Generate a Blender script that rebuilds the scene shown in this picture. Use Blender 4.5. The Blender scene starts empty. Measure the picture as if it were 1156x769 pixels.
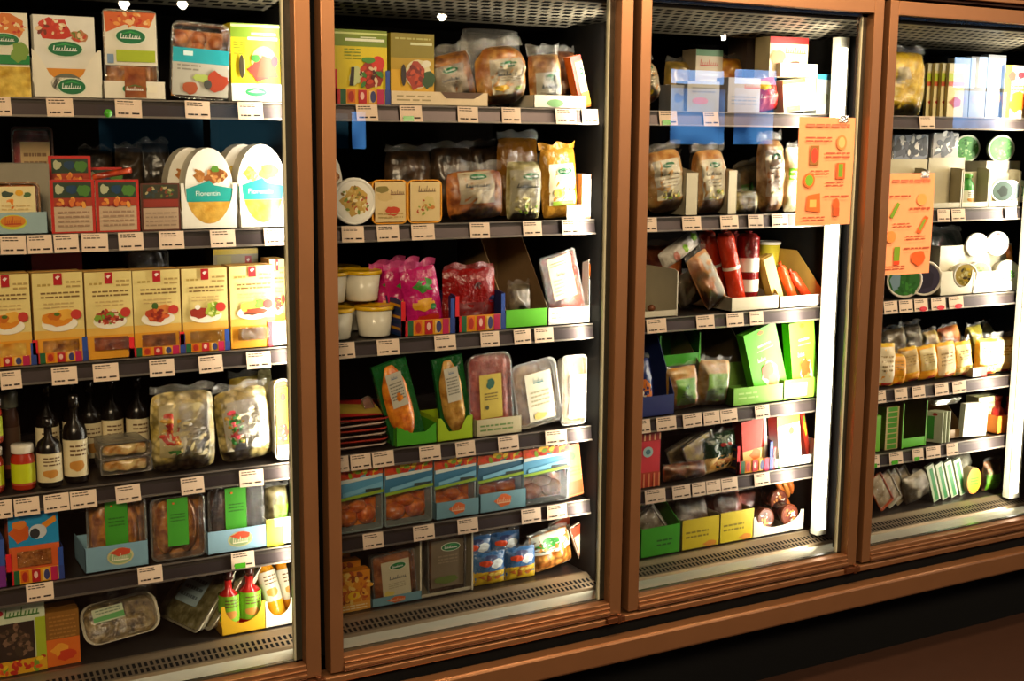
import bpy, math, random
from mathutils import noise, Vector
R = math.radians
col = bpy.context.scene.collection
# ---------------------------------------------------------------- camera data
C = (-0.9184, -2.4976, 1.1734); YAW, PIT, ROL, FOC = 0.5083, -0.1578, 0.0072, 1427.1581
def cr(a, b): return (a[1]*b[2]-a[2]*b[1], a[2]*b[0]-a[0]*b[2], a[0]*b[1]-a[1]*b[0])
Fw = (math.sin(YAW)*math.cos(PIT), math.cos(YAW)*math.cos(PIT), math.sin(PIT))
R0 = (math.cos(YAW), -math.sin(YAW), 0.0); U0 = cr(R0, Fw)
Rt = tuple(R0[i]*math.cos(ROL)+U0[i]*math.sin(ROL) for i in range(3))
Up = tuple(-R0[i]*math.sin(ROL)+U0[i]*math.cos(ROL) for i in range(3))
def at(px, py, Y):
    a = (px-578)/FOC; b = -(py-384.5)/FOC
    d = tuple(Fw[i]+a*Rt[i]+b*Up[i] for i in range(3)); t = (Y-C[1])/d[1]
    return C[0]+t*d[0], C[2]+t*d[2]
def prj(x, y, z):
    d = (x-C[0], y-C[1], z-C[2]); w = sum(d[i]*Fw[i] for i in range(3))
    return 578+FOC*sum(d[i]*Rt[i] for i in range(3))/w, 384.5-FOC*sum(d[i]*Up[i] for i in range(3))/w
PITCH = 0.78
STRIP = {1: 1.21, 2: 0.945, 3: 0.6859, 4: 0.426, 5: 0.2347}      # underside of each shelf's price strip
TOPZ = {r: z+0.037 for r, z in STRIP.items()}; TOPZ[6] = 0.072
CEIL = {1: 1.45, 2: 1.205, 3: .94, 4: .68, 5: .42, 6: .229}
# ---------------------------------------------------------------- materials
def lin(h):
    h = h.lstrip('#'); v = [int(h[i:i+2], 16)/255 for i in (0, 2, 4)]
    return tuple(c/12.92 if c <= .04045 else ((c+.055)/1.055)**2.4 for c in v)+(1,)
MC = {}
def nt(name):
    m = bpy.data.materials.new(name); m.use_nodes = True; t = m.node_tree; t.nodes.clear()
    o = t.nodes.new('ShaderNodeOutputMaterial'); return m, t, o
def mix_rgb(t, fac, a, b):
    n = t.nodes.new('ShaderNodeMix'); n.data_type = 'RGBA'
    t.links.new(fac, n.inputs[0])
    for s, v in ((6, a), (7, b)):
        if isinstance(v, tuple): n.inputs[s].default_value = v
        else: t.links.new(v, n.inputs[s])
    return n.outputs[2]
def mat(c, kind='card'):
    """procedural paint: printed card, glossy plastic, crinkled film, metal"""
    k = (c, kind)
    if k in MC: return MC[k]
    m, t, o = nt(kind+'_'+c.strip('#'))
    p = t.nodes.new('ShaderNodeBsdfPrincipled'); t.links.new(p.outputs[0], o.inputs[0])
    co = t.nodes.new('ShaderNodeTexCoord'); n = t.nodes.new('ShaderNodeTexNoise')
    t.links.new(co.outputs['Object'], n.inputs['Vector'])
    base = lin(c); dk = tuple(x*.82 for x in base[:3])+(1,)
    n.inputs['Scale'].default_value = {'card': 35, 'film': 55, 'metal': 12}.get(kind, 30)
    n.inputs['Detail'].default_value = 3
    t.links.new(mix_rgb(t, n.outputs['Fac'], dk, base), p.inputs['Base Color'])
    p.inputs['Roughness'].default_value = {'card': .42, 'plastic': .25, 'film': .22, 'metal': .38, 'matt': .8}[kind]
    if kind == 'matt': p.inputs['Specular IOR Level'].default_value = .12
    if kind == 'metal': p.inputs['Metallic'].default_value = .75
    if kind in ('film', 'plastic', 'card'):
        b = t.nodes.new('ShaderNodeBump'); b.inputs['Strength'].default_value = {'film': .55, 'plastic': .1, 'card': .06}[kind]
        b.inputs['Distance'].default_value = .01
        t.links.new(n.outputs['Fac'], b.inputs['Height']); t.links.new(b.outputs[0], p.inputs['Normal'])
    MC[k] = m; return m
def food(c1, c2, scale=90, c3=None, gloss=.28, cell=0):
    """mottled foodstuff under shiny film"""
    k = (c1, c2, scale, c3)
    if k in MC: return MC[k]
    m, t, o = nt('food_'+c1.strip('#')+c2.strip('#'))
    p = t.nodes.new('ShaderNodeBsdfPrincipled'); t.links.new(p.outputs[0], o.inputs[0])
    co = t.nodes.new('ShaderNodeTexCoord')
    v = t.nodes.new('ShaderNodeTexVoronoi'); v.inputs['Scale'].default_value = scale
    n = t.nodes.new('ShaderNodeTexNoise'); n.inputs['Scale'].default_value = scale*.55; n.inputs['Detail'].default_value = 4
    for q in (v, n): t.links.new(co.outputs['Object'], q.inputs['Vector'])
    r = t.nodes.new('ShaderNodeValToRGB'); e = r.color_ramp.elements
    g = lambda c, k_: tuple(min(1, x*k_) for x in lin(c)[:3])+(1,)
    e[0].position = .36; e[0].color = g(c1, 1.5); e[1].position = .60; e[1].color = g(c2, 1.3)
    if c3: x = e.new(.7); x.color = lin(c3)
    t.links.new(n.outputs['Fac'], r.inputs[0])
    mp = t.nodes.new('ShaderNodeMapRange'); mp.inputs[1].default_value = .3 if cell else 0; mp.inputs[2].default_value = .75 if cell else .6; mp.inputs[3].default_value = 0; mp.inputs[4].default_value = .85 if cell else .3
    t.links.new(v.outputs['Distance'], mp.inputs[0])
    t.links.new(mix_rgb(t, mp.outputs[0], r.outputs[0], tuple(x*.35 for x in lin(c1)[:3])+(1,)), p.inputs['Base Color'])
    p.inputs['Roughness'].default_value = gloss
    b = t.nodes.new('ShaderNodeBump'); b.inputs['Strength'].default_value = .6; b.inputs['Distance'].default_value = .006
    t.links.new(n.outputs['Fac'], b.inputs['Height']); t.links.new(b.outputs[0], p.inputs['Normal'])
    MC[k] = m; return m
def clear(name='clear_film', tint=(1, 1, 1), gl=.16, bump=.6, rough=.12, scale=60, milk=0):
    if name in MC: return MC[name]
    m, t, o = nt(name)
    tr = t.nodes.new('ShaderNodeBsdfTransparent'); tr.inputs[0].default_value = tint+(1,)
    g = t.nodes.new('ShaderNodeBsdfGlossy'); g.inputs['Roughness'].default_value = rough
    fr = t.nodes.new('ShaderNodeFresnel'); fr.inputs[0].default_value = 1.5
    a = t.nodes.new('ShaderNodeMath'); a.operation = 'MULTIPLY_ADD'; a.inputs[1].default_value = 1.0; a.inputs[2].default_value = gl
    t.links.new(fr.outputs[0], a.inputs[0]); a.use_clamp = True
    mx = t.nodes.new('ShaderNodeMixShader'); t.links.new(a.outputs[0], mx.inputs[0])
    t.links.new(tr.outputs[0], mx.inputs[1]); t.links.new(g.outputs[0], mx.inputs[2])
    out = mx.outputs[0]
    if bump:
        co = t.nodes.new('ShaderNodeTexCoord'); n = t.nodes.new('ShaderNodeTexNoise'); n.inputs['Scale'].default_value = scale
        n.inputs['Distortion'].default_value = 2.6; n.inputs['Detail'].default_value = 4
        t.links.new(co.outputs['Object'], n.inputs['Vector'])
        b = t.nodes.new('ShaderNodeBump'); b.inputs['Strength'].default_value = bump; b.inputs['Distance'].default_value = .01
        t.links.new(n.outputs['Fac'], b.inputs['Height'])
        t.links.new(b.outputs[0], g.inputs['Normal'])
    if milk:
        d = t.nodes.new('ShaderNodeBsdfDiffuse'); d.inputs[0].default_value = (.75, .72, .66, 1)
        m2 = t.nodes.new('ShaderNodeMixShader'); m2.inputs[0].default_value = milk
        t.links.new(out, m2.inputs[1]); t.links.new(d.outputs[0], m2.inputs[2]); out = m2.outputs[0]
    t.links.new(out, o.inputs[0]); MC[name] = m; return m
def emit(name, c, s):
    m, t, o = nt(name); e = t.nodes.new('ShaderNodeEmission'); e.inputs[0].default_value = c+(1,); e.inputs[1].default_value = s
    t.links.new(e.outputs[0], o.inputs[0]); return m
FILM = clear('clear_film', gl=.02, milk=0, bump=.45)
HAZE = clear('hazy_plastic', gl=.05, milk=.10, bump=.5)
def MT(c):
    if not isinstance(c, str): return c
    return mat(c, 'card')
# ---------------------------------------------------------------- mesh builder
class MB:
    def __init__(s): s.v = []; s.f = []; s.m = []; s.mats = []; s.sm = []
    def add(s, v, f, m, smooth=False):
        m = MT(m)
        if m not in s.mats: s.mats.append(m)
        k = s.mats.index(m); o = len(s.v); s.v += [tuple(p) for p in v]
        for q in f: s.f.append([i+o for i in q]); s.m.append(k); s.sm.append(smooth)
        return s
    def box(s, x0, x1, y0, y1, z0, z1, m):
        v = [(x, y, z) for x in (x0, x1) for y in (y0, y1) for z in (z0, z1)]
        return s.add(v, [(0, 1, 3, 2), (4, 6, 7, 5), (0, 4, 5, 1), (2, 3, 7, 6), (0, 2, 6, 4), (1, 5, 7, 3)], m)
    def grid(s, P, nu, nv, m, flip=False, smooth=True):
        v = [P(i/nu, j/nv) for j in range(nv+1) for i in range(nu+1)]
        f = [(j*(nu+1)+i, j*(nu+1)+i+1, (j+1)*(nu+1)+i+1, (j+1)*(nu+1)+i) for j in range(nv) for i in range(nu)]
        if flip: f = [q[::-1] for q in f]
        return s.add(v, f, m, smooth)
    def lathe(s, prof, m, n=24, axis='z', c=(0, 0, 0), cap=True):
        v = []; f = []
        for r, z in prof:
            for i in range(n):
                a = 2*math.pi*i/n; x, y = r*math.cos(a), r*math.sin(a)
                v.append((c[0]+x, c[1]+y, c[2]+z) if axis == 'z' else (c[0]+x, c[1]-z, c[2]+y))
        for k in range(len(prof)-1):
            for i in range(n): f.append((k*n+i, k*n+(i+1) % n, (k+1)*n+(i+1) % n, (k+1)*n+i))
        if cap: f.append(tuple(range(n))[::-1]); f.append(tuple((len(prof)-1)*n+i for i in range(n)))
        return s.add(v, f, m, True)
    def build(s, name, parent=None, bevel=0, auto=True):
        me = bpy.data.meshes.new(name); me.from_pydata(s.v, [], s.f)
        for m in s.mats: me.materials.append(m)
        me.polygons.foreach_set('material_index', s.m); me.polygons.foreach_set('use_smooth', s.sm)
        me.update()
        o = bpy.data.objects.new(name, me); col.objects.link(o)
        if parent: o.parent = parent
        if bevel:
            b = o.modifiers.new('bevel', 'BEVEL'); b.width = bevel; b.segments = 2; b.limit_method = 'ANGLE'
        return o
def tag(o, label=None, cat=None, group=None, kind=None):
    if label: o['label'] = label
    if cat: o['category'] = cat
    if group: o['group'] = group
    if kind: o['kind'] = kind
    return o
def empty(name, loc=(0, 0, 0)):
    o = bpy.data.objects.new(name, None); o.empty_display_size = .02; o.location = loc; col.objects.link(o); return o
def copy_tree(o, parent=None):
    c = o.copy(); col.objects.link(c)
    if parent: c.parent = parent
    for ch in [x for x in bpy.data.objects if x.parent == o]: copy_tree(ch, c)
    return c
# ---------------------------------------------------------------- printed artwork on a surface P(u,v,off)
def flat(w, h, y=0, x=0, z=0):
    def P(u, v, off=0): return (x-w/2+u*w, y-off, z+v*h)
    P.n = 1; P.w = w; P.h = h; return P
def poly(mb, P, pts, m, off):
    if P.n == 1: mb.add([P(u, v, off) for u, v in pts], [tuple(range(len(pts)))], m)
    else:
        cu = sum(p[0] for p in pts)/len(pts); cv = sum(p[1] for p in pts)/len(pts); n = len(pts); k = 4
        v = [P(cu, cv, off)]
        for j in range(1, k+1): v += [P(cu+(u-cu)*j/k, cv+(w-cv)*j/k, off) for u, w in pts]
        f = [(0, 1+i, 1+(i+1) % n) for i in range(n)]
        for j in range(k-1): f += [(1+j*n+i, 1+(j+1)*n+i, 1+(j+1)*n+(i+1) % n, 1+j*n+(i+1) % n) for i in range(n)]
        mb.add(v, f, m, True)
def rect(mb, P, u0, v0, u1, v1, m, off):
    k = 1 if P.n == 1 else max(2, int(P.n*max(u1-u0, v1-v0)))
    v = [P(u0+(u1-u0)*i/k, v0+(v1-v0)*j/k, off) for j in range(k+1) for i in range(k+1)]
    mb.add(v, [(j*(k+1)+i, j*(k+1)+i+1, (j+1)*(k+1)+i+1, (j+1)*(k+1)+i) for j in range(k) for i in range(k)], m, P.n > 1)
def art(mb, P, ops, layer=1, step=.0004):
    for i, o in enumerate(ops):
        off = step*(layer+i); k = o[0]
        if k == 'r': rect(mb, P, *o[1:5], MT(o[5]), off)
        elif k == 'e':
            n = 20; poly(mb, P, [(o[1]+o[3]*math.cos(2*math.pi*a/n), o[2]+o[4]*math.sin(2*math.pi*a/n)) for a in range(n)], MT(o[5]), off)
        elif k == 'b':
            rr = random.Random(o[6] if len(o) > 6 else 1); n = 14; q = []
            for a in range(n):
                s = .72+.4*rr.random(); q.append((o[1]+o[3]*s*math.cos(2*math.pi*a/n), o[2]+o[4]*s*math.sin(2*math.pi*a/n)))
            poly(mb, P, q, MT(o[5]), off)
        elif k == 'p': poly(mb, P, o[1], MT(o[2]), off)
        elif k == 'd':     # a scatter of small pieces of food: d, cu,cv,ru,rv, [colours], n, size, seed
            rr = random.Random(o[8]); 
            for j in range(o[6]):
                a = rr.random()*6.283; s = math.sqrt(rr.random()); u = o[1]+o[3]*s*math.cos(a); v = o[2]+o[4]*s*math.sin(a)
                z = o[7]*(.6+.8*rr.random()); an = rr.random()*3.14; q = []
                for b in range(7):
                    t = 6.283*b/7; x = z*math.cos(t)*1.3; y = z*math.sin(t)*.75
                    q.append((u+(x*math.cos(an)-y*math.sin(an)), v+(x*math.sin(an)+y*math.cos(an))*P.w/P.h))
                poly(mb, P, q, MT(o[5][j % len(o[5])]), off+.00002*j)
        elif k == 'l':     # lines of small print: l,u0,v0,u1,v1,n,col
            rr = random.Random(int(o[1]*997+o[2]*77)); n = o[5]; dv = (o[4]-o[2])/n
            for j in range(n):
                u = o[1]; v = o[4]-(j+.75)*dv
                while u < o[3]-.02:
                    L = min(.05+.12*rr.random(), o[3]-u); rect(mb, P, u, v, u+L, v+dv*.4, MT(o[6]), off); u += L+.025
        elif k == 's':     # handwritten-looking script: s,u0,v0,u1,v1,col
            n = 9; du = (o[3]-o[1])/n; H = o[4]-o[2]
            for j in range(n):
                u = o[1]+du*j; hh = H*(1 if j in (0, 4) else .6); w = du*.34; sl = du*.35
                poly(mb, P, [(u, o[2]), (u+w, o[2]), (u+w+sl, o[2]+hh), (u+sl, o[2]+hh)], MT(o[5]), off)
                rect(mb, P, u, o[2]+H*.02*j/n, u+du, o[2]+H*.16, MT(o[5]), off+.0001)
        elif k == 't':     # t,cu,cv,height(v),text,col
            cu = bpy.data.curves.new('t', 'FONT'); cu.body = o[4]; cu.align_x = 'CENTER'; cu.align_y = 'CENTER'; cu.size = 1
            ob = bpy.data.objects.new('t', cu); me = ob.to_mesh(); s = o[3]*P.h
            vv = [P(o[1]+p.co.x*s/P.w, o[2]+p.co.y*s/P.h, off) for p in me.vertices]; ff = [tuple(q.vertices) for q in me.polygons]
            ob.to_mesh_clear(); mb.add(vv, ff, MT(o[5])); bpy.data.objects.remove(ob); bpy.data.curves.remove(cu)
def logo(cu, cv, ru, rv): # green oval with white script
    return [('e', cu, cv, ru*1.08, rv*1.12, '#dfe8d0'), ('e', cu, cv, ru, rv, '#0f6b3a'), ('p', [(cu-ru*.8, cv+rv*.25), (cu, cv+rv*.55), (cu+ru*.8, cv+rv*.25), (cu, cv+rv*.8)], '#2f9a4a'), ('s', cu-ru*.72, cv-rv*.3, cu+ru*.68, cv+rv*.42, '#f2f4ea')]
def flag(cu, cv, w, h): # small red square mark
    return [('r', cu-w/2, cv-h/2, cu+w/2, cv+h/2, '#b5101c'), ('p', [(cu-w*.3, cv+h*.15), (cu-w*.05, cv-h*.05), (cu+w*.3, cv+h*.22), (cu, cv+h*.3)], '#f3e3da')]
# ---------------------------------------------------------------- product shapes (origin: bottom centre of the front, depth runs to +y)
def carton(r, w, h, d, c='#ffffff', side=None, top=None, a=(), win=None, hole=None, name='box'):
    mb = MB(); sd = MT(side or c); x = w/2
    v = [(-x, 0, 0), (x, 0, 0), (x, d, 0), (-x, d, 0), (-x, 0, h), (x, 0, h), (x, d, h), (-x, d, h)]
    mb.add(v, [(0, 1, 5, 4)], MT(c)); mb.add(v, [(1, 2, 6, 5), (3, 0, 4, 7), (2, 3, 7, 6), (0, 3, 2, 1)], sd); mb.add(v, [(4, 5, 6, 7)], MT(top or side or c))
    mb.box(-x*.98, x*.98, d*.46, d*.54, h, h+.001, sd)
    art(mb, flat(w, h), a); mb.build(name, r)
    if win:
        u0, v0, u1, v1, fm = win; m2 = MB(); P = flat(w, h)
        rect(m2, P, u0, v0, u1, v1, fm, .0052); o = m2.build('window', r)
        m3 = MB(); rect(m3, P, u0, v0, u1, v1, FILM, .0060); m3.build('window_film', o)
def display(r, w, h, d, c='#e9e2d2', lip=.3, side=None, fin=0, a=(), notch=None, sidea=None, frontcol=None):
    """open-fronted shelf carton: floor, back, two cut side walls, low or notched front"""
    mb = MB(); x = w/2; t = .0015; m = MT(c); sm = MT(side or c); lh = h*lip
    mb.box(-x, x, 0, d, 0, .002, m); mb.box(-x, x, d-t, d, 0, h*.9, sm)
    for s in (-1, 1):
        prof = [(0, 0), (d, 0), (d, h), (d*.55, h)] + ([(.012+fin, h), (0, h*.96)] if fin else [(0, lh)])
        o = len(prof); v = [(s*x, y, z) for y, z in prof]+[(s*(x-t), y, z) for y, z in prof]
        mb.add(v, [tuple(range(o)), tuple(range(o, 2*o))[::-1]]+[(i, (i+1) % o, o+(i+1) % o, o+i) for i in range(o)], sm)
        if fin:
            mb.box(s*x-(fin if s > 0 else 0), s*x+(fin if s < 0 else 0), -.0008, 0, 0, h*.95, MT(sidea[0 if s < 0 else 1] if sidea else c))
    if notch:   # full-height front with a scooped opening: (u0,u1,vbottom,'e' ellipse or 'v' vee)
        u0, u1, vb, kd = notch; P = flat(w, h); N = 16; pts = []
        for i in range(N+1):
            a_ = math.pi*i/N
            if kd == 'e': pts.append(((u0+u1)/2-(u1-u0)/2*math.cos(a_), 1-(1-vb)*math.sin(a_)))
            else:
                q = i/N; uu = u0+(u1-u0)*q; dd = 1-abs(2*q-1); pts.append((uu, 1-(1-vb)*min(1, dd/.55)**1.3))
        for off, rev in ((0, 0), (-t, 1)):
            v = []; f = []
            for i, (u, vv) in enumerate(pts): v += [P(u, vv, off), P(u, 0, off)]
            for i in range(N): f.append((2*i+1, 2*i+3, 2*i+2, 2*i))
            mb.add(v, f, MT(frontcol or c))
            for (a0, a1, z) in ((0, u0, 1), (u1, 1, 1)):
                mb.add([P(a0, 0, off), P(a1, 0, off), P(a1, 1, off), P(a0, 1, off)], [(0, 1, 2, 3)], MT(frontcol or c))
        art(mb, P, a)
    else:
        mb.box(-x, x, 0, t, 0, lh, MT(frontcol or c)); art(mb, flat(w, lh), a)
    mb.build('open_carton', r)
STR = [('r', 0, 0, 1, 1, '#e8a01c'), ('r', 0, 0, .12, 1, '#d8202a'), ('r', .12, 0, .22, 1, '#1f5d34'), ('r', .24, .1, .38, .95, '#e06a12'), ('e', .31, .5, .05, .35, '#b02a18'), ('r', .43, .05, .58, .95, '#b81520'), ('e', .5, .55, .035, .25, '#f0c0b0'), ('r', .62, .1, .72, .9, '#efc678'), ('e', .69, .5, .05, .38, '#3a3a6a'), ('r', .76, 0, .88, 1, '#b8184e'), ('r', .9, 0, 1, 1, '#2a3f86')]
def stripe_tray(r, w, h, d):
    display(r, w, h, d, c='#c42430', lip=.42, side='#33386e', fin=.010, a=STR, sidea=('#e02028', '#2c4c9e'))
    mb = MB(); n = 6
    for i in range(n):
        z = h*.95*i/n; mb.box(-w/2-.0008, -w/2, .004, d*.5, z, z+h*.07, MT('#e8a01c' if i % 2 else '#17335e'))
    mb.build('side_stripes', r)
def pouchP(w, h, d, seed=0, rnd=.08, wr=.12, pw=2.6, taper=0, zr=.04):
    def P(u, v, off=0, back=False):
        U = 2*u-1; V = 2*v-1
        b = max(0, (1-abs(U)**pw)*(1-abs(V)**pw))**.55
        x = (u-.5)*w*(1-rnd*abs(V)**5)*(1-taper*v); z = h/2+(v-.5)*h*(1-zr*abs(U)**5)
        n = noise.noise(Vector((x*38+seed*7.3, z*38, seed*3.1)))+.5*noise.noise(Vector((x*110+seed, z*110, 5)))
        x += w*.012*noise.noise(Vector((seed, z*40, 2)))
        k = d*.5*b*(1+wr*n)+d*.05*n*wr
        return (x, d/2-k-off, z) if not back else (x, d/2+k*.7, z)
    P.n = 10; P.w = w; P.h = h; return P
def pouch(r, w, h, d, c=None, a=(), seed=0, label=None, la=(), rnd=.08, wr=.38, taper=0, seal=.08, sealm=None, over=None, zr=.04, name='pouch', lo=.0015):
    """filled pillow bag: contents under film, crimped seal(s), label"""
    P = pouchP(w, h*(1-seal), d, seed, rnd, wr, taper=taper, zr=zr); mb = MB()
    mb.grid(P, 14, 14, c); mb.grid(lambda u, v: P(u, v, 0, True), 10, 10, c, flip=True); art(mb, P, a); mb.build(name, r)
    if seal:
        ms = MB(); z0 = h*(1-seal)-.002; N = 16
        v = []
        for i in range(N+1):
            u = i/N; x = (u-.5)*w*(1-taper)*.99
            v += [(x, d/2+.003*math.sin(u*19+seed), z0), (x*(1.0+.02*math.sin(seed)), d/2+.008*math.sin(u*11+seed*2)-.002, h+.004*math.sin(u*13+seed))]
        ms.add(v, [(2*i, 2*i+2, 2*i+3, 2*i+1) for i in range(N)], sealm or HAZE, True); ms.build('crimped_seal', r)
    if label:
        ml = MB(); u0, v0, u1, v1, lc = label
        def Q(u, v, off=0): return P(u0+(u1-u0)*u, v0+(v1-v0)*v, off+lo)
        Q.n = 8; Q.w = w*(u1-u0); Q.h = h*(v1-v0)
        rect(ml, Q, 0, 0, 1, 1, MT(lc), 0); art(ml, Q, la); ml.build('label', r)
    if over:
        mo = MB(); mo.grid(lambda u, v: P(u, v, .003), 12, 12, FILM); mo.build('film', r)
def rrect(w, h, r_, n=5):
    q = []
    for cx, cz, a0 in ((w/2-r_, h-r_, 0), (-w/2+r_, h-r_, 90), (-w/2+r_, r_, 180), (w/2-r_, r_, 270)):
        for i in range(n+1): a = R(a0+90*i/n); q.append((cx+r_*math.cos(a), cz+r_*math.sin(a)))
    return q
def tray(r, w, h, d, c=None, fd=None, a=(), balls=None, label=None, la=(), rad=.02, rim=None, film=True, sleeve=None, bulge=.3):
    """thermoformed tray seen from its lid side: rim, tub, food, film, label or printed sleeve"""
    m = c or HAZE; q = rrect(w, h, rad); n = len(q); mb = MB(); y1 = .003
    q2 = [(x*.86, h/2+(z-h/2)*.88) for x, z in q]
    v = [(x, 0, z) for x, z in q]+[(x, y1, z) for x, z in q]+[(x*.96, y1, h/2+(z-h/2)*.97) for x, z in q]+[(x, d, z) for x, z in q2]
    f = [(k*n+i, k*n+(i+1) % n, (k+1)*n+(i+1) % n, (k+1)*n+i) for k in range(3) for i in range(n)]; f.append(tuple(3*n+i for i in range(n)))
    qi = [(x*.93, h/2+(z-h/2)*.95) for x, z in q]
    v += [(x, 0, z) for x, z in qi]+[(x*.92, d*.8, h/2+(z-h/2)*.92) for x, z in qi]
    f += [(i, 4*n+i, 4*n+(i+1) % n, (i+1) % n) for i in range(n)]+[(4*n+i, 5*n+i, 5*n+(i+1) % n, 4*n+(i+1) % n) for i in range(n)]
    mb.add(v, f, rim or m); mb.build('tub', r)
    if fd:
        mf = MB()
        if balls:
            for (u, vv, ru, rv) in balls:
                cx, cz = (u-.5)*w, vv*h; N = 10; L = []
                def B(a_, b_): 
                    th = math.pi*a_; ph = math.pi*(b_-.5)
                    return (cx+ru*w*math.cos(ph)*-math.cos(th), d*.45-d*.42*math.cos(ph)*math.sin(th), cz+rv*h*math.sin(ph))
                mf.grid(B, N, N, fd)
        else:
            P = pouchP(w*.93, h*.95, d*bulge*2, 3, .15, .5, pw=4)
            mf.grid(lambda u, v_: (lambda p: (p[0], p[1]+.003, p[2]+h*.025))(P(u, v_)), 12, 12, fd)
        if balls:
            vt = max(b[1]+b[3] for b in balls); mf.add([(-w*.44, d*.55, h*.03), (w*.44, d*.55, h*.03), (w*.44, d*.55, h*vt), (-w*.44, d*.55, h*vt)], [(0, 1, 2, 3)], fd)
        mf.build('food', r)
    if film:
        m3 = MB(); m3.add([(x*.995, -.0015 if not balls else -.001, z) for x, z in q], [tuple(range(n))], FILM); m3.build('lid_film', r)
    P = flat(w, h, y=-.0022)
    if a:
        ma = MB(); art(ma, P, a); ma.build('printed_lid', r)
    if label:
        u0, v0, u1, v1, lc = label; ml = MB(); Q = flat(w*(u1-u0), h*(v1-v0), y=-.0024, x=(u0+(u1-u0)/2-.5)*w, z=v0*h)
        rect(ml, Q, 0, 0, 1, 1, MT(lc), 0); art(ml, Q, la); ml.build('label', r)
def jar(r, w, h, d, c='#b03018', lab='#c8d21a', lid='#e8e0d0', a=()):
    q = w/2; mb = MB(); mb.lathe([(q*.85, 0), (q, h*.04), (q, h*.7), (q*.82, h*.8), (q*.82, h*.83)], mat(c, 'plastic'), c=(0, q, 0)); mb.build('glass_jar', r)
    ml = MB(); ml.lathe([(q*1.01, h*.12), (q*1.01, h*.6)], MT(lab), c=(0, q, 0), cap=False)
    ml.lathe([(q*1.012, h*.12), (q*1.012, h*.17)], MT('#b04a30'), c=(0, q, 0), cap=False); ml.build('label', r)
    md = MB(); md.lathe([(q*.93, h*.82), (q*.95, h*.84), (q*.95, h*.97), (q*.88, h)], mat(lid, 'plastic'), c=(0, q, 0)); md.build('lid', r)
def bottle(r, w, h, d, c='#120c08', lab='#e2d2a8', lid='#1a1512', la=True, neck=.28, slim=.34, labz=(.08, .5)):
    q = w/2; mb = MB(); s = 1-neck
    mb.lathe([(q*.9, 0), (q, h*.03), (q, h*s*.78), (q*.85, h*s*.9), (q*slim, h*s), (q*slim*.9, h*.9)], mat(c, 'plastic'), c=(0, q, 0)); mb.build('bottle_body', r)
    if lab:
        ml = MB(); ml.lathe([(q*1.015, h*labz[0]), (q*1.015, h*labz[1])], MT(lab), c=(0, q, 0), cap=False)
        def P(u, v, off=0):
            t = math.pi*(1+u); return (q*(1.02)*math.cos(t)+off*0, q+(q*1.02+off)*math.sin(t), h*(labz[0]+(labz[1]-labz[0])*v))
        P.n = 8; P.w = w*1.5; P.h = h*(labz[1]-labz[0])
        art(ml, P, [('b', .5, .3, .22, .18, '#c98a3a', 4), ('l', .3, .55, .75, .9, 3, '#6b4a2a')]); ml.build('label', r)
    md = MB(); md.lathe([(q*slim*1.25, h*.86), (q*slim*1.25, h*.99), (q*slim, h)], mat(lid, 'plastic'), c=(0, q, 0)); md.build('cap', r)
def tub(r, w, h, d, c='#efe9dc', lid='#e8b81c'):
    q = w/2; mb = MB(); mb.lathe([(q*.74, 0), (q*.78, .003), (q*.92, h*.86)], mat(c, 'plastic'), c=(0, q, 0)); mb.build('tub', r)
    md = MB(); md.lathe([(q*.97, h*.84), (q, h*.86), (q, h*.95), (q*.93, h*.97), (q*.9, h*.94), (.001, h*.94)], mat(lid, 'plastic'), c=(0, q, 0), cap=False); md.build('lid', r)
def disc(r, w, h, d, c='#efe9dc', a=(), lid='#f2ece0', face=None):
    """round tub lying on its side, lid towards the shopper"""
    q = w/2; mb = MB(); mb.lathe([(q*.86, -d), (q*.95, -.008), (q*.95, -.006)], mat(c, 'plastic'), axis='y', c=(0, 0, q), n=28); mb.build('tub', r)
    ml = MB(); ml.lathe([(q, -.008), (q, -.001), (q*.96, 0), (q*.9, 0), (q*.88, -.0015), (.0005, -.0015)], mat(lid, 'plastic'), axis='y', c=(0, 0, q), n=28, cap=False)
    P = flat(w, w, y=.0008); art(ml, P, [('e', .5, .5, .43, .43, face or lid)]+list(a)); ml.build('lid', r)
def sausage(r, w, h, d, c='#7a1010', a=(), band='#f2ece0', bands=((.3, .55), (.6, .8)), tail=.1):
    q = w/2; mb = MB(); mb.lathe([(q*.25, 0), (q*.7, h*.02), (q, h*.06), (q, h*(1-tail-.05)), (q*.7, h*(1-tail)), (q*.15, h*(1-tail*.8)), (q*.4, h)], mat(c, 'film'), c=(0, q, 0)); mb.build('casing', r)
    for z0, z1 in bands:
        ml = MB(); ml.lathe([(q*1.02, h*z0), (q*1.02, h*z1)], MT(band), c=(0, q, 0), cap=False); ml.build('label_band', r)
def oval(r, w, h, d, a=(), c='#f4f0e4', side='#d8cfb8'):
    mb = MB(); n = 28; pts = [(w/2*math.cos(2*math.pi*i/n), h/2+h/2*math.sin(2*math.pi*i/n)) for i in range(n)]
    mb.add([(x, 0, z) for x, z in pts], [tuple(range(n))], MT(c))
    mb.add([(x, 0, z) for x, z in pts]+[(x, d, z) for x, z in pts], [(i, (i+1) % n, n+(i+1) % n, n+i) for i in range(n)]+[tuple(range(2*n-1, n-1, -1))], MT(side))
    art(mb, flat(w, h), a); mb.build('oval_sleeve', r)
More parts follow.
